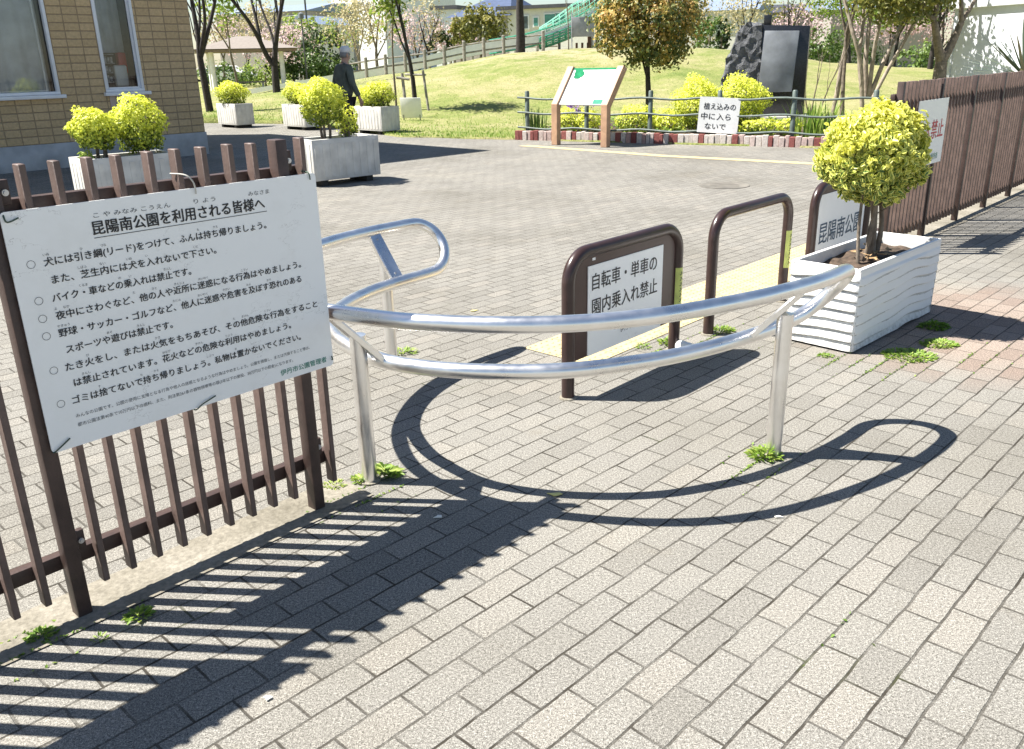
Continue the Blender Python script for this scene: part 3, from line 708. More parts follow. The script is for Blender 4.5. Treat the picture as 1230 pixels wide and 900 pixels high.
def planter_paint():
    m, n, b = _new('white_paint_with_dark_grooves'); v = objco(n); a = n.nodes.new('ShaderNodeAttribute'); a.attribute_name = 'tint'
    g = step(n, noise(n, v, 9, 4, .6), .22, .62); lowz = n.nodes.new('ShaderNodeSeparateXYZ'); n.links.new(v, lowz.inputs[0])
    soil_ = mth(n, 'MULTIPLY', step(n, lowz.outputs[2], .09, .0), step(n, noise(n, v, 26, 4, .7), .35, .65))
    c = mixc(n, mth(n, 'MULTIPLY', a.outputs['Fac'], mth(n, 'ADD', mth(n, 'MULTIPLY', g, .5), .22)), (.80, .80, .78), (.30, .30, .30))  # tinted groove faces go from white to grey, unevenly by noise
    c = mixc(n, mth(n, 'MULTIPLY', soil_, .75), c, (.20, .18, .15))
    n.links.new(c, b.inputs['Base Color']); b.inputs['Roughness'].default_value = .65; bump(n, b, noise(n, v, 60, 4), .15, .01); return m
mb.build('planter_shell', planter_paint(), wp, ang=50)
q = MB()
for sx in (-1, 1): q.box((0, sx * (hy - .012), PH + .003), (PL + .004, .022, .012)); q.box((sx * (hx - .012), 0, PH + .0035), (.022, PW - .05, .011))
q.build('rim', CONCW, wp, bevel=.003)
q = MB(); q.grid(lambda u_, v_: ((u_ - .5) * (PL - .05), (v_ - .5) * (PW - .05), PH - .062 + .012 * math.sin(u_ * 31) * math.cos(v_ * 17) + .02 * math.exp(-((u_ - .5) ** 2) * 40)), 40, 16)
q.build('potting_soil', SOIL, wp, ang=180)
MB().box((0, 0, .0065), (PL - .05, PW - .05, .012)).build('foot', SKID, wp)

def stems_mesh(P0s, top, rad, rg, n=7):
    mb = MB()
    for (x, y), r0 in P0s:
        tx, ty, tz = top[0] + rg.uniform(-1, 1) * rad, top[1] + rg.uniform(-1, 1) * rad * .7, top[2] + rg.uniform(-.05, .12)
        P = [(x, y, top[3]), (x + (tx - x) * .2 + rg.uniform(-.02, .02), y + (ty - y) * .25, top[3] + (tz - top[3]) * .3), (x + (tx - x) * .6 + rg.uniform(-.02, .02), y + (ty - y) * .6, top[3] + (tz - top[3]) * .65), (tx, ty, tz)]
        S_ = spline(P, 5); mb.tube(S_, [r0 * (1 - .55 * i / len(S_)) for i in range(len(S_))], n)
        for _ in range(3):
            k = rg.randrange(len(S_) // 2, len(S_)); b0 = S_[k]; d = Vector((rg.uniform(-1, 1), rg.uniform(-1, 1), rg.uniform(.2, 1))).normalized()
            mb.tube([b0, b0 + d * rad * .5, b0 + d * rad * 1.0 + Vector((0, 0, rad * .15))], [r0 * .4, r0 * .28, r0 * .14], 5)
    return mb
rg = random.Random(11)
gs = thing('globe_shrub', 'round clipped yellow and green variegated shrub growing in the wavy white planter', 'shrub', pc + [0, 0, .385], 0)
gc = np.array([-0.035, 0.035, 0.568]); gr = np.array([.258, .258, .262])
st = stems_mesh([((.02, .01), .022), ((.045, .03), .017), ((-.04, -.03), .013), ((-.10, -.10), .011), ((.06, .05), .013), ((-.02, -.05), .010)], (0.01, 0.04, .55, -.01), .15, rg)
st.build('stems', BARK, gs, ang=60)
n = 9000; d = rdir(n); lump = 1 + .09 * np.sin(d[:, 0] * 5 + 1) * np.sin(d[:, 1] * 6) + .08 * np.sin(d[:, 2] * 7 + d[:, 0] * 4) + RNG.normal(0, .035, n)
rr_ = np.where(RNG.uniform(0, 1, n) < .72, RNG.uniform(.86, 1.04, n), RNG.uniform(.45, .9, n)); P = gc + d * (rr_ * lump)[:, None] * gr
P[:, 2] = np.where(d[:, 2] < -.55, P[:, 2] + .02, P[:, 2])
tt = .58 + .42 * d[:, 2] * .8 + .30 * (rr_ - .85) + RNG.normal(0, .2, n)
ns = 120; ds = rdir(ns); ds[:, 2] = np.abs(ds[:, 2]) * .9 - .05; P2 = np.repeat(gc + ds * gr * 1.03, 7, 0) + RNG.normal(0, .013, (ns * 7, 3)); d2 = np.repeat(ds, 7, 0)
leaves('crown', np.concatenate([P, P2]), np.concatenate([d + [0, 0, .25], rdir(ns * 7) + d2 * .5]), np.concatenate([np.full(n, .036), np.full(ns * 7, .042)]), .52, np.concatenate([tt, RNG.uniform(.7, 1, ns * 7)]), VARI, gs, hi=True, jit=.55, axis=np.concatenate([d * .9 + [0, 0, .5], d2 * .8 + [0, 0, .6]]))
# litter on the planter's soil
lit = MB()
for k in range(26):
    x, y = rg.uniform(-.12, .18), rg.uniform(-.1, .1); a = rg.uniform(0, 6.3); s_ = rg.uniform(.02, .04); z = .42 + rg.uniform(0, .02)
    lit.add([(x - s_ * math.cos(a), y - s_ * math.sin(a), z), (x + s_ * .5 * math.sin(a), y - s_ * .5 * math.cos(a), z + .006), (x + s_ * math.cos(a), y + s_ * math.sin(a), z + rg.uniform(0, .02)), (x - s_ * .5 * math.sin(a), y + s_ * .5 * math.cos(a), z + .008)], [(0, 1, 2, 3)])
tag(lit.build('leaf_litter', mat('dead_leaf', (0.42, 0.27, 0.13), .8, var=.35, scale=25), wp), kind='stuff')

# ================================================================== SIGN ON RIGHT FENCE
rs = thing('prohibition_sign', 'white rectangular sign with large red characters on the right hand picket fence', 'sign', F1 + DV * 6.86 + NV * .03, FA)
MB().box((0, -.002, .875), (.70, .004, .512)).build('plate', SIGNB, rs)
Lr = Letters((-.35, -.0055, 0), (1, 0, 0), (0, 0, 1), (0, -1, 0)); Lr.line('立入禁止', .05, .835, .16, .60, .03); Lr.build('red_lettering', INKR, rs)
Lg = Letters((-.35, -.0055, 0), (1, 0, 0), (0, 0, 1), (0, -1, 0)); Lg.line('伊丹市', .42, .655, .06, None, .012); Lg.build('small_lettering', INKG, rs)

# ================================================================== PLAZA PLANTERS
def plaza_planter():
    t = thing('planter_box', 'x', 'planter', (0, 0, 0), 0, 'white concrete planter boxes on the plaza')
    L_, W_, z0, z1, th = 1.0, .5, .075, .59, .05
    mb = MB()
    for sx, sy, lx, ly in ((0, -1, L_, th), (0, 1, L_, th), (-1, 0, th, W_ - 2 * th), (1, 0, th, W_ - 2 * th)):
        mb.box((sx * (L_ / 2 - th / 2), sy * (W_ / 2 - th / 2), (z0 + z1) / 2), (lx, ly, z1 - z0))
    mb.build('shell', CONC, t, bevel=.006)
    rb = MB()
    for k in range(9):
        x = -L_ / 2 + .06 + k * .11
        rb.box((x, -W_ / 2 - .002, (z0 + z1) / 2 - .01), (.055, .008, z1 - z0 - .09)); rb.box((x, W_ / 2 + .002, (z0 + z1) / 2 - .01), (.055, .008, z1 - z0 - .09))
    for k in range(4):
        y = -W_ / 2 + .085 + k * .11
        for sx in (-1, 1): rb.box((sx * (L_ / 2 + .002), y, (z0 + z1) / 2 - .01), (.008, .055, z1 - z0 - .09))
    rb.build('ribs', CONC, t, bevel=.003, seg=1)
    q = MB()
    q.grid(lambda u_, v_: ((u_ - .5) * (L_ - .08), (v_ - .5) * (W_ - .08), z1 - .07 + .015 * math.sin(u_ * 23 + v_ * 7)), 20, 10); q.build('soil', SOIL, t, ang=180)
    for x in (-.34, .34): MB().box((x, 0, .037), (.10, W_ - .06, .074)).build('skid', SKID, t)
    return t
pp = plaza_planter()
def place_planter(front, lead, first=[True]):
    """front = corner nearest the camera, lead = heading of the long side"""
    f = np.array([*front, 0.0]); a = R(lead); x = np.array([math.cos(a), math.sin(a), 0]); y = np.array([-x[1], x[0], 0])
    return f + x * .5 + y * .25, a, f + x * .5 - y * .25
PLT = [('pale ribbed planter box between the brick tiled wall and the left fence', (-4.51, 9.47), 42, 1, 1),
       ('long white planter box with one tall shrub and one small shrub, beside the notice board', (-2.47, 11.32), 41, 1, 1),
       ('far white planter box with a single dome shrub, leftmost of the three at the lawn', (-6.82, 22.83), 134, 1, -1),
       ('white planter box with a low golden hedge, half hidden behind the tall plaza shrub', (-4.80, 21.51), 134, 1, -1),
       ('white planter box with a double golden hedge, beside the white board at the lawn', (-2.72, 19.65), 134, 1, -1)]
PC = []
for i, (lb, fr, ld, k, sg) in enumerate(PLT):
    c, a, c2 = place_planter(fr, ld); c = c if sg > 0 else c2
    PC.append((c, a))
    if i == 0: pp.location = tuple(c); pp.rotation_euler = (0, 0, a); pp['label'] = lb
    else: copy_tree(pp, c, a, lb)

def globe(label, c, rad, base_z, nleaf=1500, stem=True, size=.06, bias=0.0, name='golden_shrub', group=None, m=None, seed=1, lumpy=.11, cat='shrub', stems=3):
    """clipped golden shrub: foliage shell of small leaves on short stems; c = crown centre"""
    c = np.asarray(c, float); rad = np.asarray(rad if hasattr(rad, '__len__') else (rad,) * 3, float); rg_ = random.Random(seed)
    base = np.array([c[0], c[1], base_z]); t = thing(name, label, cat, base, 0, group)
    d = rdir(nleaf); ph = RNG.uniform(0, 6, 3)
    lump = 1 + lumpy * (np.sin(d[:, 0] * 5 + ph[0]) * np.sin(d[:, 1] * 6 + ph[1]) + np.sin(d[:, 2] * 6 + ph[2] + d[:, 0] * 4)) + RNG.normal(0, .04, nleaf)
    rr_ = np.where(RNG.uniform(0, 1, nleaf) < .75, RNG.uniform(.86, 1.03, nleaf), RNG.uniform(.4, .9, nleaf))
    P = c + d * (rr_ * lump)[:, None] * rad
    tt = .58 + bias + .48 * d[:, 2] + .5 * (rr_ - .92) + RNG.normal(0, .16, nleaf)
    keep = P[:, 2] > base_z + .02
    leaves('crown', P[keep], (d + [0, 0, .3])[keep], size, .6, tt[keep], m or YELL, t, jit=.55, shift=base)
    # the dense twiggy inside that stops the sky showing through
    if stem:
        mb = MB()
        for k in range(stems):
            a = rg_.uniform(0, 6.28); x, y = .05 * math.cos(a) * (k > 0), .05 * math.sin(a) * (k > 0)
            tp = Vector((rg_.uniform(-.4, .4) * rad[0], rg_.uniform(-.4, .4) * rad[1], c[2] - base_z + rad[2] * .2))
            S_ = spline([(x, y, -.03), (x * 1.5, y * 1.5, (c[2] - base_z) * .4), tp], 5); mb.tube(S_, [.022 * (1 - .5 * i / len(S_)) for i in range(len(S_))], 6)
            for _ in range(4):
                b0 = S_[rg_.randrange(len(S_) // 2, len(S_))]; dd = Vector((rg_.uniform(-1, 1), rg_.uniform(-1, 1), rg_.uniform(-.2, .9))).normalized()
                mb.tube([b0, b0 + Vector((dd.x * rad[0], dd.y * rad[1], dd.z * rad[2])) * .7], [.010, .003], 4)
        mb.build('stems', BARK, t, ang=60)
    return t
def inp(i, x, y, z=0.0):
    c, a = PC[i]; return np.array([c[0] + x * math.cos(a) - y * math.sin(a), c[1] + x * math.sin(a) + y * math.cos(a), z])
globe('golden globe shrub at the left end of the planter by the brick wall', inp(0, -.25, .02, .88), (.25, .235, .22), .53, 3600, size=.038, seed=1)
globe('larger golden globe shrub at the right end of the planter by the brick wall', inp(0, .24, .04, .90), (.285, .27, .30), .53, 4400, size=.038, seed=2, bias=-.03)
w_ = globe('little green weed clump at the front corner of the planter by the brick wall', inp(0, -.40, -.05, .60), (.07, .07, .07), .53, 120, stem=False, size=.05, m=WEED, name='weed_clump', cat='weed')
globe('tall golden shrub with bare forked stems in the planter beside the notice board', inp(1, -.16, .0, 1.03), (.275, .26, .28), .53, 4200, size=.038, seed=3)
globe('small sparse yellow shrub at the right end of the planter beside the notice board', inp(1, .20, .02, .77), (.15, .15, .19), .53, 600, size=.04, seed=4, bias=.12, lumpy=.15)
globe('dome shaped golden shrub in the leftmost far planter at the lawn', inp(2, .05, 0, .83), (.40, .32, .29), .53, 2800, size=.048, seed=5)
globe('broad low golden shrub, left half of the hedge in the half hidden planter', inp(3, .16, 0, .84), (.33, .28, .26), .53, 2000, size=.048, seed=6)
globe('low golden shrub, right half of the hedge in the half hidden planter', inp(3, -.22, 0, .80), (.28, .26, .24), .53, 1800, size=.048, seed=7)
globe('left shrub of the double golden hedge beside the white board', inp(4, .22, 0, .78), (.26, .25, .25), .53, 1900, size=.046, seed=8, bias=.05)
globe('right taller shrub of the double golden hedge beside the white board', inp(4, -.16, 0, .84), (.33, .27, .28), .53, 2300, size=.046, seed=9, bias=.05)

# ================================================================== BUILDING AT LEFT
BO = np.array([-5.44, 16.23, 0.0]); BR = R(45.7)
bl = thing('brick_tiled_building', 'tan tiled building with white framed windows on a grey plinth at left', 'building', BO, BR)
TILE = tile_material()
H = 7.3
def wallbox(x0, x1, y0, y1, z0, z1, mb): mb.box(((x0 + x1) / 2, (y0 + y1) / 2, (z0 + z1) / 2), (x1 - x0, y1 - y0, z1 - z0))
WX = [(-5.9, -2.36, 1.13, 2.95), (-1.64, -0.99, 1.13, 2.95)]
mb = MB()
wallbox(-15, 0, 0, .2, .39, 1.13, mb); wallbox(-15, 0, 0, .2, 2.95, H, mb)
wallbox(-15, -5.9, 0, .2, 1.13, 2.95, mb); wallbox(-2.36, -1.64, 0, .2, 1.13, 2.95, mb); wallbox(-.99, 0, 0, .2, 1.13, 2.95, mb)
wallbox(-.2, 0, .2, 7, .39, H, mb); wallbox(-15, -14.8, .2, 7, .39, H, mb); wallbox(-15, 0, 7, 7.2, .39, H, mb)
mb.build('wall', TILE, bl, smooth=False)
MB().box((-7.5, 3.6, H + .06), (15.1, 7.3, .12)).build('roof', CONCD, bl)
mb = MB(); wallbox(-15.0, .02, -.02, 7.2, -.05, .388, mb); mb.build('plinth', CONCD, bl, bevel=.01)
PINKP = mat('pinkish_cladding', (0.50, 0.40, 0.34), .7, var=.08)
mb = MB()
for k in range(6): wallbox(-1.60 + k * .105, -1.60 + k * .105 + .095, -.012, .0, .58, 1.09, mb)
mb.build('cladding_panel', PINKP, bl)
CURT = mat('grey_curtain', (0.74, 0.76, 0.77), .9, var=.15, scale=3); ROOM = mat('dim_room_wall', (0.16, 0.165, 0.17), .9)
for (x0, x1, z0, z1) in WX:
    f = MB(); fw = .045; y0 = .02
    for a, b, c, d in ((x0, x1, z0, z0 + fw), (x0, x1, z1 - fw, z1), (x0, x0 + fw, z0 + fw, z1 - fw), (x1 - fw, x1, z0 + fw, z1 - fw)): wallbox(a, b, -.02, .07, c, d, f)
    fr = f.build('window', ALU, bl, bevel=.004)
    s_ = MB(); ix0, ix1 = x0 + fw, x1 - fw
    sashes = [(ix0, ix1)] if x1 - x0 < 1 else [(ix0, (ix0 + ix1) / 2 + .02), ((ix0 + ix1) / 2 - .02, ix1 - .10)]
    for k, (a, b) in enumerate(sashes):
        yy = .035 + .03 * k; w2 = .03
        for p, q_, r_, t_ in ((a, b, z0 + fw, z0 + fw + w2), (a, b, z1 - fw - w2, z1 - fw), (a, a + w2, z0 + fw + w2, z1 - fw - w2), (b - w2, b, z0 + fw + w2, z1 - fw - w2)): wallbox(p, q_, yy, yy + .022, r_, t_, s_)
    s_.build('sash', ALU, fr)
    MB().add([(ix0, .058, z0 + fw), (ix1, .058, z0 + fw), (ix1, .058, z1 - fw), (ix0, .058, z1 - fw)], [(0, 1, 2, 3)]).build('pane', glass_material(), fr, smooth=False)
    MB().box(((x0 + x1) / 2 + (.0 if x1 - x0 > 1 else .02), -.035, z0 - .03), (x1 - x0 + .12, .10, .055)).build('sill', ALU, fr, bevel=.006)
    if x1 - x0 > 1:
        mb = MB(); mb.grid(lambda u_, v_: (ix0 + (ix1 - ix0) * u_, .28 + .03 * math.sin(u_ * 75 + v_), z0 - .05 + (z1 - z0 + .1) * v_), 160, 4); mb.build('curtain', CURT, fr, ang=180)
    else:
        mb = MB(); mb.grid(lambda u_, v_: (ix0 - .1 + (ix1 - ix0 + .2) * u_, .7 + .02 * math.sin(u_ * 30), 1.75 + (z1 - 1.75) * v_), 30, 3); mb.build('blind', CURT, fr, ang=180)
        sh = MB()
        for z in (1.28, 1.43, 1.58, 1.72): sh.box((-1.42, .42, z), (.28, .2, .012))
        for z in (1.25, 1.40, 1.55):
            for k in range(5): sh.box((-1.52 + k * .05, .40, z + .085), (.035, .12, .07 + .02 * (k % 3)))
        sh.build('shelf_rack', mat('pale_plastic_goods', (.42, .42, .42), .6, var=.4, scale=20), fr)
        MB().box((-1.15, .36, 1.58), (.14, .12, .34)).build('red_box', mat('red_plastic', (.55, .03, .04), .4), fr, bevel=.02)
        MB().box((-1.22, .30, 1.38), (.22, .08, .34)).build('white_bag', WHITEP, fr, bevel=.03)
mb = MB(); mb.add([(-14.8, 1.6, .39), (-.2, 1.6, .39), (-.2, 1.6, 3.2), (-14.8, 1.6, 3.2)], [(0, 1, 2, 3)]); mb.add([(-14.8, .2, .9), (-.2, .2, .9), (-.2, 1.6, .9), (-14.8, 1.6, .9)], [(0, 1, 2, 3)])
mb.build('room_interior', ROOM, bl, smooth=False)

# ================================================================== INFO BOARD, BED EDGE, BED FENCE
a_, b_ = G(668, 174), G(727, 177); idir = (b_ - a_); idir[2] = 0; iw = np.linalg.norm(idir); idir /= iw
ia = math.atan2(idir[1], idir[0])
ib = thing('information_board', 'sloping white park map board between two salmon coloured posts by the flower bed', 'sign', (a_ + b_) / 2, ia)
hw = iw / 2
prof = [(-.06, 0), (.06, 0), (.06, .66), (.58, 1.30), (.46, 1.36), (-.06, .72)]
for sx in (-1, 1):
    MB().prism(prof, sx * hw - .065, sx * hw + .065, lambda x, y, h: (h, x, y)).build('post', SIGNLEG, ib, bevel=.008, fixn=True, smooth=False)
tl = Vector((0, .52, .64)).normalized(); nn = Vector((0, -tl.z, tl.y))
def pan(x0, x1, s0, s1, h): 
    o_ = Vector((0, -.03, .70)); return [o_ + Vector((x, 0, 0)) + tl * s_ + nn * h for x, s_ in ((x0, s0), (x1, s0), (x1, s1), (x0, s1))]
X = hw - .066
def slab(name, x0, x1, s0, s1, h0, h1, m):
    MB().add(pan(x0, x1, s0, s1, h0) + pan(x0, x1, s0, s1, h1), [(3, 2, 1, 0), (4, 5, 6, 7), (0, 1, 5, 4), (1, 2, 6, 5), (2, 3, 7, 6), (3, 0, 4, 7)]).build(name, m, ib, smooth=False)
slab('panel', -X, X, .02, .80, -.03, 0, mat('printed_map_sheet', (.55, .56, .54), .8, var=.03, spec=0.05))
MG = mat('map_green', (.02, .20, .09), .8, var=.2, scale=12, spec=0.05); MT = mat('map_teal', (.07, .28, .20), .8, spec=0.05)
slab('green_header', -X, X, .765, .80, .001, .004, MG)
mb = MB()
for k in range(9): 
    x, s_ = -X + .10 + .20 * random.random(), .60 + .17 * random.random(); r_ = .04 + .03 * random.random(); o_ = Vector((0, -.03, .70))
    mb.add([o_ + Vector((x + r_ * math.cos(a * .785), 0, 0)) + tl * (s_ + r_ * math.sin(a * .785)) + nn * (.003 + .0005 * k) for a in range(8)], [tuple(range(8))])
mb.build('map_patch', MG, ib, smooth=False)
slab('map_legend', X - .22, X - .03, .04, .13, .001, .003, MT)

# bricks set on end along the bed
bk = MB(); x = -.02
while x < 8.6:
    w_ = random.choice((.075, .10, .11, .10)); tn = random.choice((0.05, .2, .3, .5, .65, .75, .8, .9, .95)); h_ = .185 + random.uniform(-.015, .015)
    c = bed(x + w_ / 2, random.uniform(-.012, .012), h_ / 2 - .01)
    bk.box(c, (w_ - .008, .10, h_), Matrix.Rotation(math.atan2(BD[1], BD[0]) + random.uniform(-.05, .05), 3, 'Z') @ Matrix.Rotation(random.uniform(-.03, .03), 3, 'X'), tn); x += w_
o = bk.build('brick_edging', attr_material('mixed_brick'), None, bevel=.006, seg=1, shift=bed(0, 0)); o.location = tuple(bed(0, 0))
tag(o, 'low edging of red and pale bricks set on end round the flower bed', 'edging')

rf = thing('rail_fence', 'low fence of grey green rails on round posts round the flower bed', 'fence', bed(0, .16), math.atan2(BD[1], BD[0]))
for i in range(7):
    x = .16 + i * 1.28
    MB().tube([(x, 0, 0), (x, 0, .90), (x, 0, .915)], [.043, .043, .030], 12).build('post', RAILG, rf)
for z in (.215, .50, .775):
    P = [(-.03 + 8.4 * k / 42, -.045, z + .018 * math.cos(k / 42 * 8.4 / 1.28 * 2 * math.pi)) for k in range(43)]
    MB().tube(P, .019, 8).build('rail', RAILG, rf, ang=60)

# small bed sign hanging on the rails
pt = bed(4.02, .10, .50); bs = thing('planting_sign', 'small white square sign with three lines of black writing hung on the bed rails', 'sign', pt, math.atan2(BD[1], BD[0]) + R(9))
rt5 = Matrix.Rotation(R(3), 3, 'Y')
MB().box((0, -.05, 0), (.70, .006, .60), rt5).build('plate', WHITEP, bs)
ux, uy = rt5 @ Vector((1, 0, 0)), rt5 @ Vector((0, 0, 1))
Lb = Letters((0, -.0545, 0), ux, uy, (0, -1, 0)); Lb.line('植え込みの', -.27, .10, .12, .55, .03); Lb.line('中に', -.30, -.07, .125, .24, .03); Lb.line('入ら', -.03, -.07, .125, .24, .03); Lb.line('ないで', -.22, -.235, .12, .36, .03)
Lb.build('lettering', INK, bs)

# ------------------------------------------------------------------ bed plants
def bush(label, c, rad, n, m=YELL, base=.12, **k): return globe(label, c, rad, base, n, m=m, name=k.pop('name', 'bed_shrub'), **k)
def bedpx(x, y, t): # point of the bed on the pixel ray at depth t behind the edge
    n_ = np.array([BN[0], BN[1], 0]); d_ = ray(x, y); k = np.dot(bed(0, t) - CP, n_) / np.dot(d_, n_); return CP + d_ * k
bush('big golden globe shrub behind the small bed sign, left of its twin', bedpx(838, 127, .75), (.43, .38, .50), 5200, size=.046, seed=21, bias=.08)
bush('broad golden globe shrub in front of the stone monument', bedpx(891, 121, .95), (.48, .40, .44), 5200, size=.046, seed=22, bias=.1)
bush('low yellow and dark green shrub just right of the map board', bedpx(766, 145, .6), (.40, .33, .30), 2600, size=.044, seed=23, bias=-.05)
bush('low orange yellow shrub under the right rail beside the big golden globe', bedpx(801, 148, .8), (.33, .30, .26), 900, size=.06, seed=24, bias=.05)
bush('yellow shrub seen between the map board posts, left one', bedpx(681, 147, .7), (.26, .25, .26), 800, size=.055, seed=25)
bush('yellow shrub seen between the map board posts, right one', bedpx(708, 147, .8), (.26, .25, .26), 800, size=.055, seed=26, bias=.05)
bush('low green and yellow ground shrub beneath the small bed sign', bedpx(915, 153, .55), (.40, .25, .14), 700, size=.055, seed=27, bias=-.1, stem=False)
bush('small yellow clump right of the bed fence post near the monument', bedpx(948, 153, .6), (.22, .2, .14), 400, size=.05, seed=28, stem=False)
def blades(name, label, c, n, h, m, spread, cat, lean=.5, wd=.02, tintlo=0., parent=None):
    c = np.asarray(c, float); t = thing(name, label, cat, c)
    mb = MB()
    for k in range(n):
        a = RNG.uniform(0, 6.28); r_ = spread * math.sqrt(RNG.uniform(0, 1)); x, y = r_ * math.cos(a), r_ * math.sin(a); hh = h * RNG.uniform(.6, 1.05); ln = lean * hh * RNG.uniform(.2, 1)
        b_ = a + RNG.normal(0, .6); dx, dy = math.cos(b_), math.sin(b_); sx, sy = -dy * wd / 2, dx * wd / 2
        P = []
        for q_, f_ in ((0, 1), (.4, 1), (.75, .7), (1, .05)):
            X_, Y_, Z_ = x + dx * ln * q_ ** 2, y + dy * ln * q_ ** 2, hh * (q_ - .12 * q_ ** 3 * lean); P += [(X_ - sx * f_, Y_ - sy * f_, Z_), (X_ + sx * f_, Y_ + sy * f_, Z_)]
        mb.add(P, [(0, 1, 3, 2), (2, 3, 5, 4), (4, 5, 7, 6)], float(np.clip(RNG.uniform(tintlo, 1), 0, 1)))
    mb.build('blades', m, t, smooth=False); return t
blades('iris_clump', 'upright dark green iris leaves at the left end of the flower bed', bedpx(643, 158, .45) * [1, 1, 0] + [0, 0, .1], 70, .52, GREEN, .22, 'plant', lean=.25, wd=.022)
blades('leafy_clump', 'bright green strappy plants on the bed below the monument slab', bedpx(975, 150, .7) * [1, 1, 0] + [0, 0, .12], 90, .65, WEED, .35, 'plant', lean=.45, wd=.03)
blades('leafy_clump', 'green strappy plants at the bed corner half hidden by the round shrub', bedpx(1003, 150, .8) * [1, 1, 0] + [0, 0, .12], 70, .5, GREEN, .4, 'plant', lean=.5, wd=.03)
pf = bedpx(697, 129, 1.5); t = thing('purple_flowers', 'patch of purple flowers behind the map board posts', 'flowers', pf * [1, 1, 0] + [0, 0, .2])
P, N, h, ids = clumps((0, 0, pf[2] - .2), (.32, .25, .13), 14, 16, .09); leaves('petals', P, N, .05, .8, RNG.uniform(0, 1, len(P)), PURP, t)
mb = MB()
for k in range(14): a = RNG.uniform(0, 6.28); r_ = RNG.uniform(0, .28); mb.tube([(r_ * .5 * math.cos(a), r_ * .5 * math.sin(a), -.1), (r_ * math.cos(a), r_ * .7 * math.sin(a), pf[2] - .22)], .006, 5)
mb.build('stalks', mat('green_stalk', (.10, .17, .05), .7), t)
# ground cover of the bed
n = 2600; s_ = RNG.uniform(.2, 8.8, n); tq = RNG.uniform(.25, 2.9, n); P = np.array([bed(a, b, .16 + .03 * b + abs(RNG.normal(0, .04))) for a, b in zip(s_, tq)])
cm = np.sin(s_ * 3.1) * np.sin(tq * 2.3 + 1) + RNG.normal(0, .4, n) > -.1
tag(leaves('bed_ground_cover', P[cm], np.tile([0, 0, 1.0], (cm.sum(), 1)), .085, .55, RNG.uniform(0, 1, cm.sum()), WEED, None), kind='stuff')

# ================================================================== MONUMENT
M0 = bedpx(912, 119, 3.6); M0[2] = .30
mo = thing('stone_monument', 'dark stone monument of a rough boulder and polished slabs on a pale plinth', 'monument', M0, R(-20))
def wp_(x, y, Y):  # metres from monument base in a frame facing the viewer
    p = at(x, y, Y); return p
k_ = 1 / 54.0
mx = lambda px: (px - 918) * k_; mz = lambda py: (119 - py) * k_
def rough(poly, y0, y1, name, m, amp, seed, sub=3):
    mb = MB(); mb.prism(poly, y0, y1, lambda x, y, h: (x, h, y)); me = mb.build(name, m, mo, fixn=True, smooth=False)
    bm = bmesh.new(); bm.from_mesh(me.data); bmesh.ops.triangulate(bm, faces=bm.faces)
    for _ in range(sub): bmesh.ops.subdivide_edges(bm, edges=[e for e in bm.edges if e.calc_length() > .14], cuts=1, use_grid_fill=False); bmesh.ops.triangulate(bm, faces=bm.faces)
    rq = random.Random(seed)
    for v in bm.verts: v.co += Vector((rq.uniform(-1, 1), rq.uniform(-1, 1), rq.uniform(-1, 1))) * amp
    bm.to_mesh(me.data); bm.free(); return me
ROCK = rock_material(); GRAN = mat('polished_black_granite', (.018, .019, .022), .25, var=.3, scale=30); SLATE = mat('dull_grey_slate', (.21, .225, .245), .5, var=.25, scale=3)
# boulder, block and panel stand on one plinth
rough([(mx(866), 0), (mx(874), mz(100)), (mx(881), mz(60)), (mx(893), mz(28)), (mx(900), mz(22)), (mx(916), mz(24)), (mx(917), mz(70)), (mx(914), 0)], -.24, .34, 'rough_boulder', ROCK, .035, 5)
MB().prism([(mx(913), 0), (mx(918), mz(25)), (mx(920), mz(25)), (mx(966), mz(27)), (mx(967), 0)], -.22, .36, lambda x, y, h: (x, h, y)).build('granite_block', GRAN, mo, fixn=True, bevel=.012)
MB().prism([(mx(917), mz(95)), (mx(920), mz(31)), (mx(956), mz(32)), (mx(953), mz(94))], -.33, -.221, lambda x, y, h: (x, h, y)).build('slate_panel', SLATE, mo, fixn=True, bevel=.008)
MB().box((mx(921), .08, mz(20)), (.15, .2, .2)).build('top_block', GRAN, mo, bevel=.01)
MB().box((mx(930), -.30, -.16), (1.75, 1.1, .34)).build('plinth', mat('pale_plinth_stone', (.36, .35, .33), .85, var=.2, bmp=.3), mo, bevel=.02)

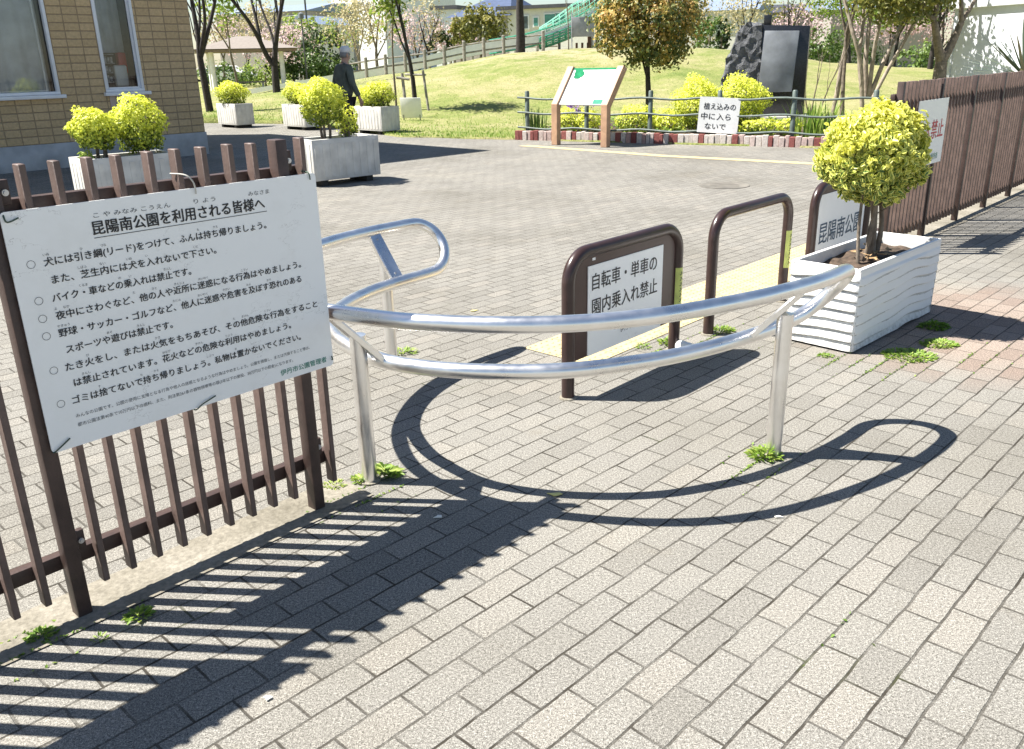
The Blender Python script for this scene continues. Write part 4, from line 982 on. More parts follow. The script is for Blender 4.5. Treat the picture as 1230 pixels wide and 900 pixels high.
# ================================================================== TREES
def limb(mb, p, d, L, r, depth, rg_, spread, up, n=7, tips=None, kids=(2, 3), curve=.25, shrink=.68):
    P = [p]; q = p.copy(); dd = d.copy(); seg = 4
    for i in range(seg):
        dd = (dd + Vector((rg_.uniform(-1, 1), rg_.uniform(-1, 1), rg_.uniform(-.6, .8))) * curve * .35 + Vector((0, 0, up * .12))).normalized(); q = q + dd * L / seg; P.append(q.copy())
    r1 = r * (.62 if depth else .3); mb.tube(P, [r + (r1 - r) * i / seg for i in range(seg + 1)], n, cap=(depth == 0))
    if tips is not None and depth <= 1: tips += [P[2], P[3], P[4]]
    if depth <= 0: return
    k = rg_.randint(*kids); a0 = rg_.uniform(0, 6.28)
    for i in range(k):
        a = a0 + 6.28 * i / k + rg_.uniform(-.5, .5); ax = dd.orthogonal().normalized(); ax = Matrix.Rotation(a, 3, dd) @ ax
        nd = (dd * math.cos(spread * rg_.uniform(.7, 1.2)) + ax * math.sin(spread * rg_.uniform(.7, 1.2)) + Vector((0, 0, up * .15))).normalized()
        st_ = P[-1] if i < 2 else P[rg_.choice((2, 3))]
        limb(mb, st_, nd, L * shrink * rg_.uniform(.85, 1.15), r1 * (.85 if i < 2 else .6), depth - 1, rg_, spread, up, max(4, n - 1), tips, kids, curve, shrink)
def tree(name, label, base, H_, r, seed, bark, leafm=None, nleaf=0, lsize=.1, crown=None, depth=4, spread=.5, up=.6, lean=(0, 0), trunk=.3, group=None, per=14, cr=.25, kids=(2, 3), curve=.25, bias=0., multi=None, shell=.5, nc=None):
    """crown=(dx,dy,z,rx,ry,rz): clump crown; otherwise leaves sit on the twig ends"""
    base = np.asarray(base, float); rg_ = random.Random(seed); t = thing(name, label, 'tree', base, 0, group); mb = MB(); tips = []
    if multi:
        for (dx, dy, tx, ty, rr_, L_) in multi:
            limb(mb, Vector((dx, dy, -.05)), Vector((tx, ty, 1)).normalized(), L_, rr_, depth, rg_, spread, up, 8, tips, kids, curve)
    else: limb(mb, Vector((0, 0, -.08)), Vector((lean[0], lean[1], 1)).normalized(), H_ * trunk, r, depth, rg_, spread, up, 9, tips, kids, curve)
    mb.build('trunk', bark, t, ang=70)
    if leafm is not None and nleaf:
        if crown:
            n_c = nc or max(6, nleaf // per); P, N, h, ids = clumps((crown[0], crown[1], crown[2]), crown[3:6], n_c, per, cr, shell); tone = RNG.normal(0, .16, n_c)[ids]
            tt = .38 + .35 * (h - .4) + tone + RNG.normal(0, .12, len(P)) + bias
        else:
            tp = np.array([list(q) for q in tips]); k = RNG.integers(0, len(tp), nleaf); P = tp[k] + RNG.normal(0, cr, (nleaf, 3)); N = RNG.normal(0, .6, (nleaf, 3)) + [0, 0, .8]
            tt = .5 + RNG.normal(0, .22, nleaf) + bias
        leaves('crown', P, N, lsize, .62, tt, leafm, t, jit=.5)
    return t
def gz(p): return np.array([p[0], p[1], ground_z(p[0], p[1])])
# copper tinted tree right of the board
tb = gz(at(780, 130, 22.0)); tree('copper_leaf_tree', 'round crowned tree with orange tips and green leaves behind the flower bed', tb, 3.2, .085, 31, BARKD, RUST, 12000, .10, (-.08, 0, 2.28, 1.30, 1.15, 1.05), depth=4, trunk=.42, spread=.62, per=26, cr=.25, bias=.07, shell=.40, nc=420)
# dark bare forked trees at left
def limb_tree(label, Y, limbs, seed, bark, leafm=None, nleaf=0, lsize=.12, name='bare_forked_tree', twig=True):
    """trunk and limbs laid out by hand; each limb = list of (x, y, dY) seen points and its two radii"""
    rg_ = random.Random(seed); b = at(limbs[0][0][0][0], limbs[0][0][0][1], Y); b[2] = ground_z(b[0], b[1]); t = thing(name, label, 'tree', b); mb = MB(); tips = []
    for P, r0, r1 in limbs:
        Q = [Vector(at(x, y, Y + dy) - b) for x, y, dy in P]
        if P[0] == limbs[0][0][0]: Q[0].z = min(Q[0].z, 0) - .08
        S_ = spline(Q, 6); N_ = len(S_); r0, r1 = r0 * (.78 if bark is BARKD else 1), r1 * (.7 if bark is BARKD else 1); mb.tube(S_, [r0 + (r1 - r0) * i / (N_ - 1) for i in range(N_)], 9)
        d = (S_[-1] - S_[-3]).normalized(); tips.append(S_[-1])
        if twig:
            limb(mb, S_[-1], d, 1.1, r1, 2, rg_, .38, .8, 6, tips)
            for _ in range(2): k = rg_.randrange(N_ // 2, N_ - 2); limb(mb, S_[k], (d + Vector((rg_.uniform(-.6, .6), rg_.uniform(-.5, .5), .3))).normalized(), .8, r1 * .6, 1, rg_, .4, .8, 5, tips)
    mb.build('trunk', bark, t, ang=70)
    if leafm:
        tp = np.array([list(q) for q in tips]); k = RNG.integers(0, len(tp), nleaf)
        leaves('crown', tp[k] + RNG.normal(0, .2, (nleaf, 3)), RNG.normal(0, .6, (nleaf, 3)) + [0, 0, .8], lsize, .6, .5 + RNG.normal(0, .2, nleaf), leafm, t)
    return t
limb_tree('dark bare forked tree standing at the corner of the tiled building', 27.0, [([(252, 131, 0), (245, 95, 0), (240, 68, 0), (238, 45, 0), (231, 5, .2), (226, -30, .3)], .15, .06), ([(240, 70, 0), (244, 45, -.1), (246, 20, -.2), (240, -25, -.3)], .09, .05), ([(241, 68, 0), (249, 40, .2), (256, 12, .4), (264, -30, .5)], .10, .05), ([(238, 48, 0), (240, 20, .4), (238, -20, .6)], .06, .04)], 41, BARKD)
limb_tree('dark bare tree forking into a wide V in front of the gazebo', 33.0, [([(333, 114, 0), (331, 95, 0), (330, 76, 0), (331, 55, 0), (335, 25, 0), (342, -12, .2)], .19, .08), ([(330, 80, 0), (320, 66, 0), (310, 45, -.2), (296, 22, -.4), (276, -3, -.6)], .13, .07), ([(313, 50, -.2), (308, 25, 0), (300, -8, .3)], .09, .06), ([(331, 60, 0), (325, 38, .3), (316, 15, .6), (308, -8, .8)], .07, .045), ([(332, 50, 0), (334, 25, .5), (330, -8, .8)], .07, .05)], 44, BARKD, FRESH, 90, .14)
tree('young_street_tree', 'thin young tree with fresh yellow green leaf tufts left of the gazebo', gz(at(287, 108, 36)), 4.2, .06, 45, BARK, FRESH, 420, .18, None, depth=3, trunk=.42, spread=.45, up=.8, cr=.22)
# staked young tree
stt = gz(at(499, 124, 25.5)); tree('staked_young_tree', 'slender young tree with fresh green leaves tied to wooden stakes on the lawn', stt, 4.8, .075, 47, BARKD, FRESH, 1500, .14, None, depth=3, trunk=.38, spread=.42, up=.9, cr=.24, kids=(2, 3))
sk = thing('tree_stakes', 'pair of leaning wooden stakes with cross bars propping the young tree', 'stakes', stt, 0)
sr = at(515, 131, 25.2) - stt; sl_ = at(489, 145, 23.8) - stt
MB().tube([(sr[0], sr[1], -.1), (sr[0] - .12, sr[1] + .15, 1.05)], .035, 8).build('stake', TIMBER, sk); MB().tube([(sl_[0], sl_[1], -.1), (sl_[0] - .07, sl_[1] + .12, 1.0)], .04, 8).build('stake', TIMBER, sk)
MB().tube([(sr[0] - .05, sr[1] + .12, .93), (-.25, .05, .95)], .03, 8).build('cross_bar', TIMBER, sk); MB().tube([(sl_[0] + .12, sl_[1] + .05, .85), (sl_[0] - .22, sl_[1] + .1, .9)], .035, 8).build('cross_bar', TIMBER, sk)
tree('thin_pole_tree', 'thin straight bare sapling between the planter hedge and the staked tree', gz(at(475, 112, 26)), 4, .035, 48, BARK, None, depth=2, trunk=.55, spread=.3, up=1.0)
# A board on the grass
ab = gz(at(494, 134, 23.2)); t = thing('white_board', 'small leaning white board standing on the grass under the staked tree', 'board', ab, R(-12))
MB().box((0, 0, .31), (.55, .02, .5), Matrix.Rotation(R(10), 3, 'X')).build('panel', WHITEP, t, bevel=.004)
for x in (-.22, .22): MB().box((x, .03, .12), (.025, .02, .34)).build('leg', TIMBER, t)

# multi stemmed tree right, trunks
limb_tree('pale multi stemmed tree fanning upward behind the round planter shrub', 21.0, [([(1039, 117, 0), (1034, 80, 0), (1026, 45, 0), (1013, -5, .2)], .055, .035), ([(1041, 117, .1), (1040, 70, .1), (1044, 30, .2), (1047, -8, .3)], .06, .04), ([(1043, 117, 0), (1048, 75, 0), (1054, 40, -.1), (1066, -8, -.2)], .055, .035), ([(1045, 116, 0), (1060, 78, 0), (1078, 40, .1), (1100, -6, .2)], .055, .035), ([(1049, 117, -.2), (1066, 85, -.2), (1086, 50, -.3), (1108, 10, -.3), (1118, -12, -.3)], .045, .03), ([(1036, 117, .2), (1032, 70, .3), (1036, 35, .4), (1038, -8, .5)], .05, .03)], 51, BARKL, FRESH, 260, .10, name='multi_stem_tree')
tree('smooth_trunk_tree', 'single pale upright trunk between the monument and the multi stemmed tree', gz(at(1002, 117, 21.5)), 5, .065, 52, BARKL, FRESH, 300, .11, None, depth=3, trunk=.5, spread=.3, up=1.0, cr=.25)
tree('twin_stem_tree', 'brown twisting slim tree just right of the pale upright trunk', gz(at(1014, 118, 21.2)), 4.6, .055, 53, BARK, FRESH, 500, .11, None, depth=3, trunk=.42, spread=.34, up=.9, cr=.25, lean=(-.08, 0))
tree('thin_shrub_tree', 'wiry leafless shrub with thin dark stems beside the monument', gz(at(974, 117, 21.3)), 2, .02, 54, BARK, None, depth=2, spread=.4, up=.7, multi=[(0, 0, .1, 0, .022, .8), (.03, 0, -.25, 0, .02, .8), (.16, 0, .35, .1, .02, .9)])
bt = at(1133, 96, 20.0); bt[2] = ground_z(bt[0], bt[1])
tree('broad_olive_tree', 'broad tree with a thick knobbly trunk and olive leaves behind the right fence', bt, 5, .20, 55, BARK, OLIVE, 3200, .12, (-1.0, .1, 2.8, 1.05, 1.1, .75), depth=4, trunk=.26, spread=.55, up=.6, per=15, cr=.33, bias=.30, shell=.35)

# white container and spiky plant
cL, cR = at(1141, 60, 20.9), at(1300, 60, 17.8); cdir = cR - cL; cdir[2] = 0; cw = np.linalg.norm(cdir); ca = math.atan2(cdir[1], cdir[0])
ct = thing('white_shed', 'white flat topped shed at the right edge with a tree shadow on its wall', 'shed', (cL[0], cL[1], 0), ca)
SHW = mat('white_shed_paint', (.74, .76, .80), .5, var=.04)
MB().box((cw / 2 + .3, 1.26, 1.18), (cw + .6, 2.5, 2.36)).build('wall', SHW, ct); MB().box((cw / 2 + .3, 1.25, 2.44), (cw + .8, 2.7, .2)).build('cornice', SHW, ct, bevel=.015)
MB().box((.05, -.004, 1.18), (.09, .03, 2.32)).build('corner_trim', SHW, ct, bevel=.005)
MB().tube(spline([(.1, -.03, 2.25), (.35, -.05, 2.27), (.6, -.04, 2.35), (.8, -.03, 2.42)], 5), .012, 6).build('cable', WHITEP, ct)
yp = at(1230, 96, 15.5); yp[2] = .0
yk = thing('spiky_yucca', 'spiky blue green yucca in front of the white shed', 'plant', yp)
mb = MB()
for k in range(80):
    d_ = rdir(1)[0]; d_[2] = abs(d_[2]) * 1.0 + .12; d_ /= np.linalg.norm(d_); L_ = RNG.uniform(.75, 1.15); c = np.array([0, 0, 1.02]); s_ = np.cross(d_, [0, 0, 1]); s_ /= np.linalg.norm(s_) + 1e-6
    up2 = np.cross(s_, d_); P = []
    for q_, w2 in ((.06, .014), (.3, .027), (.7, .02), (1, .001)): e = c + d_ * L_ * q_ - np.array([0, 0, .10 * q_ ** 2 * (1 - d_[2])]); P += [e - s_ * w2, e + s_ * w2 + up2 * .004]
    mb.add(P, [(0, 1, 3, 2), (2, 3, 5, 4), (4, 5, 7, 6)], RNG.uniform(0, 1) ** 2)
mb.build('leaves', SPIKE, yk, smooth=False)
MB().tube([(0, 0, -.05), (.02, 0, .5), (0, 0, 1.05)], [.11, .09, .08], 10).build('trunk', BARK, yk)

# ================================================================== MOUND FENCE, SLIDE
lf = thing('log_fence', 'line of short log posts and rails climbing along the crest of the mound', 'fence', (0, 38.3, 0))
posts = [(-6.5 + .0, 38.3)] ; Xs = np.arange(-6.6, 2.2, .82); tops = []
for x in Xs:
    z = ground_z(x, 38.3); MB().tube([(x, 0, z - .1), (x, 0, z + .78), (x, 0, z + .80)], [.07, .07, .05], 8).build('post', TIMBER, lf); tops.append((x, -.02, z))
for hz_ in (.32, .64): MB().tube([(x, y + .09, z + hz_) for x, y, z in tops], .04, 6).build('rail', TIMBER, lf)
lf2 = thing('log_fence', 'second farther line of log posts behind the white slide bed', 'fence', (0, 42.5, 0))
tops = []
for x in np.arange(-9.5, 2.6, 1.0):
    z = 1.7 * float(sst(-9, 1, x)) * .75 + .15; MB().tube([(x, 0, z - 1.2), (x, 0, z + .75)], .07, 7).build('post', TIMBER, lf2); tops.append((x, .09, z))
MB().tube([(x, y, z + .6) for x, y, z in tops], .04, 6).build('rail', TIMBER, lf2)

# long roller slide: pale bed rising from left to the tower at right
sp = [at(300, 112, 40), at(427, 90, 40), at(500, 75, 40), at(570, 58, 40), at(640, 45, 40), at(700, 22, 40.5), at(742, -14, 41), at(760, -40, 41)]
sp = [np.array(p) for p in sp]; sld = thing('long_slide', 'long park slide with a pale bed and green netted sides climbing to a tower', 'slide', (sp[3][0], sp[3][1], 0)); sb_ = np.array([sp[3][0], sp[3][1], 0])
SC = spline(sp, 8); SLW = mat('pale_grey_slide_bed', (.86, .87, .88), .5, var=.05); GRN = mat('green_painted_steel', (.06, .36, .24), .45, var=.15); NETG = mat('pale_green_net', (.16, .45, .33), .6, var=.15)
mb = MB()
for dy, hh in ((-.35, .28), (.35, .28)): 
    vs = []
    for p in SC: vs += [(p.x, p.y + dy, p.z - .30), (p.x, p.y + dy, p.z + hh - .12), (p.x, p.y + dy + .03, p.z + hh - .12), (p.x, p.y + dy + .03, p.z - .30)]
    mb.add(vs, [(4 * i + k, 4 * i + (k + 1) % 4, 4 * i + 4 + (k + 1) % 4, 4 * i + 4 + k) for i in range(len(SC) - 1) for k in range(4)])
vs = []
for p in SC: vs += [(p.x, p.y - .33, p.z - .12), (p.x, p.y + .33, p.z - .12), (p.x, p.y + .33, p.z - .18), (p.x, p.y - .33, p.z - .18)]
mb.add(vs, [(4 * i + k, 4 * i + (k + 1) % 4, 4 * i + 4 + (k + 1) % 4, 4 * i + 4 + k) for i in range(len(SC) - 1) for k in range(4)])
mb.build('slide_bed', SLW, sld, smooth=False, shift=sb_)
mb = MB()
for dy in (-.36, .36):
    for dz in (-.34, .2): mb.tube([(p.x, p.y + dy, p.z + dz) for p in SC[26:]], .035, 6)
mb.build('side_rail', GRN, sld, shift=sb_)
mb = MB(); TC = SC[33:]
for i, p in enumerate(TC):                               # net hoops over the upper half
    r_ = .75 * min(1, .35 + i / 8)
    mb.tube([(p.x, p.y + r_ * math.cos(R(a)), p.z + .05 + r_ * math.sin(R(a))) for a in range(0, 181, 20)], .016, 5)
for a in range(0, 181, 22): mb.tube([(p.x, p.y + .75 * min(1, .35 + i / 8) * math.cos(R(a)), p.z + .05 + .75 * min(1, .35 + i / 8) * math.sin(R(a))) for i, p in enumerate(TC)], .012, 4)
mb.build('net_tunnel', NETG, sld, shift=sb_)
mb = MB()
for i, p in enumerate(TC): mb.tube([(p.x, p.y + .45 * math.cos(R(a)), p.z - .1 + .45 * math.sin(R(a))) for a in range(180, 361, 20)], .03, 5)
for a in range(180, 361, 15): mb.tube([(p.x, p.y + .45 * math.cos(R(a)), p.z - .1 + .45 * math.sin(R(a))) for p in TC], .03, 5)
mb.build('under_trough', GRN, sld, shift=sb_)
for i in (12, 20, 28, 36, 42): 
    p = SC[min(i, len(SC) - 1)]; MB().tube([(p.x, p.y, -.2), (p.x, p.y, p.z - .2)], .06, 7).build('support', GALV if i < 36 else TIMBER, sld, shift=sb_)
tw = at(708, 40, 41.5); tow = thing('slide_tower', 'brown timber posts and deck of the slide tower at the top of the mound', 'tower', (tw[0], tw[1], 1.2))
TWM = mat('red_brown_timber', (.15, .075, .05), .7, var=.25)
for dx in (0, .36, 2.2, 2.6):
    MB().box((dx, 0 if dx < 1 else .6, 1.8), (.16, .16, 3.8)).build('post', TWM, tow)
MB().box((1.3, .6, 2.6), (3.0, 1.8, .12)).build('deck', TWM, tow)
q = MB()
for k in range(14): q.box((-.6 + k * .25, -.4, .45), (.10, .05, .95))
q.build('slat_railing', TWM, tow)
gp = at(700, 50, 37.5); g_ = thing('grey_panel_sign', 'plain grey panel on two posts at the top of the mound', 'sign', (gp[0], gp[1], ground_z(gp[0], gp[1])))
MB().box((0, 0, gp[2] - g_.location.z + .55), (.92, .04, .74)).build('panel', mat('grey_back_panel', (.30, .31, .33), .6), g_, bevel=.01)
for x in (-.44, .44): MB().tube([(x, .04, -.1), (x, .04, 1.35)], .03, 8).build('post', GALV, g_)
q = at(683, 62, 36.0); tree('bare_sapling', 'thin bare sapling standing in front of the grey panel on the mound', gz(q), 2.5, .028, 61, BARK, None, depth=2, trunk=.5, spread=.3, up=1.0)
tree('dark_trunk_tree', 'tall dark trunked tree rising on the mound crest beside the slide', gz(at(625, 62, 37.0)), 7, .20, 62, BARKD, None, depth=3, trunk=.33, spread=.33, up=1.0, lean=(-.03, 0), kids=(2, 2))

# ================================================================== PERSON
def skin_mesh(name, J, E, m, parent, sub=1, root=0):
    me = bpy.data.meshes.new(name); me.from_pydata([j[:3] for j in J], E, [])
    o = bpy.data.objects.new(name, me); COL.objects.link(o); md = o.modifiers.new('skin', 'SKIN'); md.use_smooth_shade = True
    sv = me.skin_vertices[0].data
    for i, j in enumerate(J): sv[i].radius = (j[3], j[4] if len(j) > 4 else j[3]); sv[i].use_root = (i == root)
    s2 = o.modifiers.new('sub', 'SUBSURF'); s2.levels = sub; s2.render_levels = sub
    bpy.context.view_layer.update(); me2 = bpy.data.meshes.new_from_object(o.evaluated_get(bpy.context.evaluated_depsgraph_get()))
    bpy.data.objects.remove(o); me2.name = name; me2.materials.clear(); me2.materials.append(m); me2.shade_smooth()
    return link(name, me2, parent)
pm = at(414, 100, 16.2); pe = thing('person', 'man in a dark green jacket and pale cap walking beyond the planters', 'person', (pm[0], pm[1], 0.02), R(128))
# local: faces -y ; x = his left... stride along y
SKN = mat('skin', (.42, .26, .19), .6, var=.05); JK = mat('dark_olive_jacket', (.085, .10, .085), .8, var=.25, scale=7); TR = mat('charcoal_trousers', (.022, .022, .026), .85, var=.2); CAPM = mat('pale_grey_cap', (.62, .63, .64), .7, var=.1); HAIR = mat('grey_hair', (.22, .22, .22), .8)
J = [(0, 0, .94, .10), (0, 0, 1.15, .10), (0, -.01, 1.38, .09), (0, -.03, 1.50, .05), (0, -.055, 1.565, .072, .078), (0, -.06, 1.64, .075, .082), (0, -.155, 1.60, .013),
     (.09, -.02, .88, .07), (.10, -.14, .48, .05), (.10, -.22, .10, .036), (.10, -.33, .05, .034),
     (-.09, .02, .88, .07), (-.10, .05, .48, .05), (-.10, .24, .13, .036), (-.10, .17, .05, .03),
     (.19, 0, 1.40, .05), (.25, .06, 1.12, .04), (.245, -.02, .88, .028), (.24, -.04, .82, .028),
     (-.19, 0, 1.40, .05), (-.25, -.02, 1.12, .04), (-.245, -.14, .90, .028), (-.24, -.17, .84, .028)]
E_ = [(0, 1), (1, 2), (2, 3), (3, 4), (4, 5), (4, 6), (0, 7), (7, 8), (8, 9), (9, 10), (0, 11), (11, 12), (12, 13), (13, 14), (2, 15), (15, 16), (16, 17), (17, 18), (2, 19), (19, 20), (20, 21), (21, 22)]
for hnd, sx in ((18, 1), (22, -1)):
    hx_, hy_, hz_ = J[hnd][:3]
    for k, L_ in enumerate((.065, .078, .082, .072)):
        i0 = len(J); J.append((hx_, hy_ - .024 + k * .016, hz_ - .035, .009)); J.append((hx_ - sx * .012, hy_ - .026 + k * .017 - .008, hz_ - .035 - L_ * .8, .007)); E_ += [(hnd, i0), (i0, i0 + 1)]
    i0 = len(J); J.append((hx_ - sx * .015, hy_ - .045, hz_ - .015, .010)); J.append((hx_ - sx * .02, hy_ - .06, hz_ - .05, .008)); E_ += [(hnd, i0), (i0, i0 + 1)]
skin_mesh('body', J, E_, SKN, pe, 1)
J = [(0, 0, .86, .19, .14), (0, 0, 1.08, .185, .135), (0, 0, 1.30, .19, .13), (0, -.015, 1.43, .12, .10), (0, -.03, 1.49, .075, .07),
     (.19, 0, 1.40, .075), (.255, .06, 1.12, .06), (.25, -.015, .90, .048), (-.19, 0, 1.40, .075), (-.255, -.02, 1.12, .06), (-.25, -.13, .92, .048)]
skin_mesh('jacket', J, [(0, 1), (1, 2), (2, 3), (3, 4), (2, 5), (5, 6), (6, 7), (2, 8), (8, 9), (9, 10)], JK, pe, 2)
J = [(0, 0, .93, .15, .12), (.09, -.02, .84, .095), (.10, -.14, .48, .07), (.10, -.215, .11, .062), (-.09, .02, .84, .095), (-.10, .05, .48, .07), (-.10, .235, .15, .062)]
skin_mesh('trousers', J, [(0, 1), (1, 2), (2, 3), (0, 4), (4, 5), (5, 6)], TR, pe, 2)
for x, y, z in ((.10, -.26, .05), (-.10, .215, .07)): MB().tube([(x, y + .09, z), (x, y + .03, z + .012), (x, y - .08, z), (x, y - .14, z - .012)], [.035, .048, .042, .022], 10).build('shoe', SKID, pe, ang=180)
q = MB(); q.lathe([(.088, 0), (.094, .03), (.088, .075), (.06, .105), (.012, .116)], 18, (0, -.058, 1.652)); q.build('cap', CAPM, pe, ang=180)
q = MB(); q.prism([(-.07, -.13), (-.05, -.205), (0, -.225), (.05, -.205), (.07, -.13), (0, -.11)], 1.655, 1.665); q.build('cap_peak', CAPM, pe, fixn=True)
q = MB(); q.lathe([(.070, -.085), (.086, -.05), (.088, .0)], 16, (0, -.045, 1.655)); q.build('hair', HAIR, pe, ang=180)
q = MB()
for x in (-.03, .03): q.tube([(x, -.131, 1.625), (x, -.138, 1.625)], .011, 8)
q.build('eyes', INK, pe)
for x in (-.079, .079): MB().tube([(x, -.05, 1.64), (x * 1.14, -.045, 1.61), (x * 1.05, -.05, 1.575)], [.012, .02, .011], 8).build('ear', SKN, pe)
MB().tube([(-.022, -.134, 1.553), (0, -.141, 1.551), (.022, -.134, 1.553)], .006, 6).build('mouth', mat('lip', (.34, .16, .13), .6), pe)

# ================================================================== FAR BACKGROUND
def house(name, label, cat, px0, px1, py_eave, py_top, Y, depth, wallm, roofm, kind='gable', base=0.0, wins=(), ang=0.0, extra=None):
    a, b = at(px0, py_eave, Y), at(px1, py_eave, Y); c = (a + b) / 2; W_ = np.linalg.norm(b - a); ze = a[2]; zt = at((px0 + px1) / 2, py_top, Y)[2]
    t = thing(name, label, cat, (c[0], c[1], base), R(ang)); ze -= base; zt -= base
    MB().box((0, depth / 2, ze / 2), (W_, depth, ze)).build('wall', wallm, t)
    e = .35
    if kind == 'hip':
        x, y0, y1 = W_ / 2 + e, -e, depth + e; k = min(W_, depth) * .32
        MB().add([(-x, y0, ze), (x, y0, ze), (x, y1, ze), (-x, y1, ze), (-x + k * 1.4, depth / 2, zt), (x - k * 1.4, depth / 2, zt)], [(3, 2, 1, 0), (0, 1, 5, 4), (1, 2, 5), (2, 3, 4, 5), (3, 0, 4)]).build('roof', roofm, t, smooth=False)
    elif kind == 'gable':
        x, y0, y1 = W_ / 2 + e, -e, depth + e
        MB().add([(-x, y0, ze), (x, y0, ze), (x, y1, ze), (-x, y1, ze), (-x, depth / 2, zt), (x, depth / 2, zt)], [(3, 2, 1, 0), (0, 1, 5, 4), (2, 3, 4, 5), (1, 2, 5), (3, 0, 4)]).build('roof', roofm, t, smooth=False)
    elif kind == 'front':
        x, y0, y1 = W_ / 2 + e, -e, depth + e
        MB().add([(-x, y0, ze), (x, y0, ze), (x, y1, ze), (-x, y1, ze), (0, y0, zt), (0, y1, zt)], [(3, 2, 1, 0), (0, 4, 5, 3), (1, 2, 5, 4), (0, 1, 4), (2, 3, 5)]).build('roof', roofm, t, smooth=False)
    else:
        MB().box((0, depth / 2, ze + (zt - ze) / 2), (W_ + .5, depth + .5, zt - ze)).build('roof', roofm, t)
    for (wx0, wx1, wy0, wy1, m_) in wins:
        p, q_ = at(wx0, wy1, Y), at(wx1, wy0, Y); cx = (p[0] + q_[0]) / 2 - c[0]; ww = abs(q_[0] - p[0]); z0, z1 = p[2] - base, q_[2] - base
        f = MB().box((cx, -.03, (z0 + z1) / 2), (ww + .16, .08, z1 - z0 + .16)).build('window', ALU, t); MB().box((cx, -.075, (z0 + z1) / 2), (ww, .02, z1 - z0)).build('pane', m_, f)
    if extra: extra(t, c, base)
    return t
GLD = mat('dark_window_glass', (.06, .09, .10), .1, var=.2); GLT = mat('teal_window_glass', (.07, .25, .22), .2, var=.2)
WHW = mat('white_render', (.72, .74, .75), .7, var=.05); CRW = mat('cream_render', (.68, .66, .60), .75, var=.06); GRW = mat('grey_brown_render', (.34, .31, .28), .8, var=.1)
RBL = mat('dark_blue_roof_tiles', (.075, .10, .17), .5, var=.15, scale=3); RGR = mat('slate_blue_roof', (.20, .25, .34), .6, var=.15); RDK = mat('dark_eaves', (.06, .06, .07), .6); RWH = mat('pale_roof_edge', (.6, .6, .6), .6)
house('apartment_block', 'white concrete apartment block with grey windows behind the buff trees', 'building', 374, 474, -60, -66, 115, 12, WHW, RWH, 'flat', 0, ang=-42, wins=[(389, 399, 3, 11, GLD), (400, 409, 3, 11, GLD), (390, 410, 15, 26, GLD), (391, 397, 37, 46, GLD), (420, 424, 3, 8, GLD), (432, 436, 3, 8, GLD), (447, 452, 4, 9, GLD)])
house('long_roof_house', 'long grey brown house with a wide slate blue roof behind the gazebo', 'building', 246, 376, 17, 4, 95, 10, GRW, RGR, 'gable', 0, ang=-22, wins=[(279, 285, 14, 30, GLD), (266, 271, 18, 30, GLD), (350, 372, 20, 24, GLD)])
house('gabled_house', 'small pale house with a dark gable behind the green bush', 'building', 343, 376, 30, 18, 85, 7, CRW, RGR, 'front', 0, ang=-22, wins=[(353, 360, 32, 40, GLD)])
house('hip_roof_house', 'house with a large dark blue hipped roof beyond the mound', 'building', 540, 612, 21, -12, 62, 9, GRW, RBL, 'hip', 0, ang=-22, wins=[(541, 548, 27, 36, GLD)])
house('flat_roof_house', 'cream house with a dark flat roof edge and teal windows behind the slide', 'building', 596, 742, 11, 5, 60, 9, CRW, RDK, 'flat', 0, ang=-22, wins=[(622, 632, 19, 34, GLD), (640, 645, 21, 31, GLT), (654, 667, 17, 29, GLT), (668, 680, 16, 28, GLT)])
house('low_white_house', 'small white walled house partly seen beside the blue hipped roof', 'building', 520, 548, 12, 7, 72, 8, WHW, RDK, 'flat', 0, ang=-22, wins=[(521, 531, 26, 34, GLD)])
house('grey_roof_house', 'house with a grey tiled gable roof right of the copper tree', 'building', 818, 905, 14, -4, 70, 9, CRW, RGR, 'gable', 0, ang=-22, wins=[(838, 850, 20, 28, GLD)])
house('far_roof_house', 'far house with a dark grey roof behind the monument', 'building', 905, 990, 16, 2, 80, 9, GRW, RDK, 'gable', 0, [(925, 935, 20, 28, GLD)])
house('right_house', 'grey house glimpsed through the multi stemmed tree', 'building', 1000, 1125, 12, -4, 75, 9, GRW, RGR, 'gable', 0, [(1050, 1062, 20, 30, GLD)])

# gazebo
gzp = at(298, 105, 55); gzp[2] = 0.1; gb = thing('gazebo', 'open park gazebo with white posts and a shallow beige hipped roof', 'gazebo', gzp, R(20))
for x in (-1.95, 1.95):
    for y in (-1.7, 1.7): MB().tube([(x, y, -.1), (x, y, 2.25)], .14, 12).build('post', CONCW, gb)
BG = mat('beige_roof_sheet', (.24, .205, .175), .7, var=.1)
MB().add([(-2.9, -2.6, 2.3), (2.9, -2.6, 2.3), (2.9, 2.6, 2.3), (-2.9, 2.6, 2.3), (-.4, 0, 3.02), (.4, 0, 3.02)], [(3, 2, 1, 0), (0, 1, 5, 4), (1, 2, 5), (2, 3, 4, 5), (3, 0, 4)]).build('roof', BG, gb, smooth=False)
MB().box((0, 0, 2.20), (5.6, 5.0, .14)).build('eaves_beam', mat('brown_beam', (.22, .16, .12), .7), gb)
MB().box((0, 0, .45), (2.2, .5, .08)).build('bench_seat', TIMBER, gb)
for x in (-.9, .9): MB().box((x, 0, .2), (.1, .4, .42)).build('bench_leg', CONC, gb)

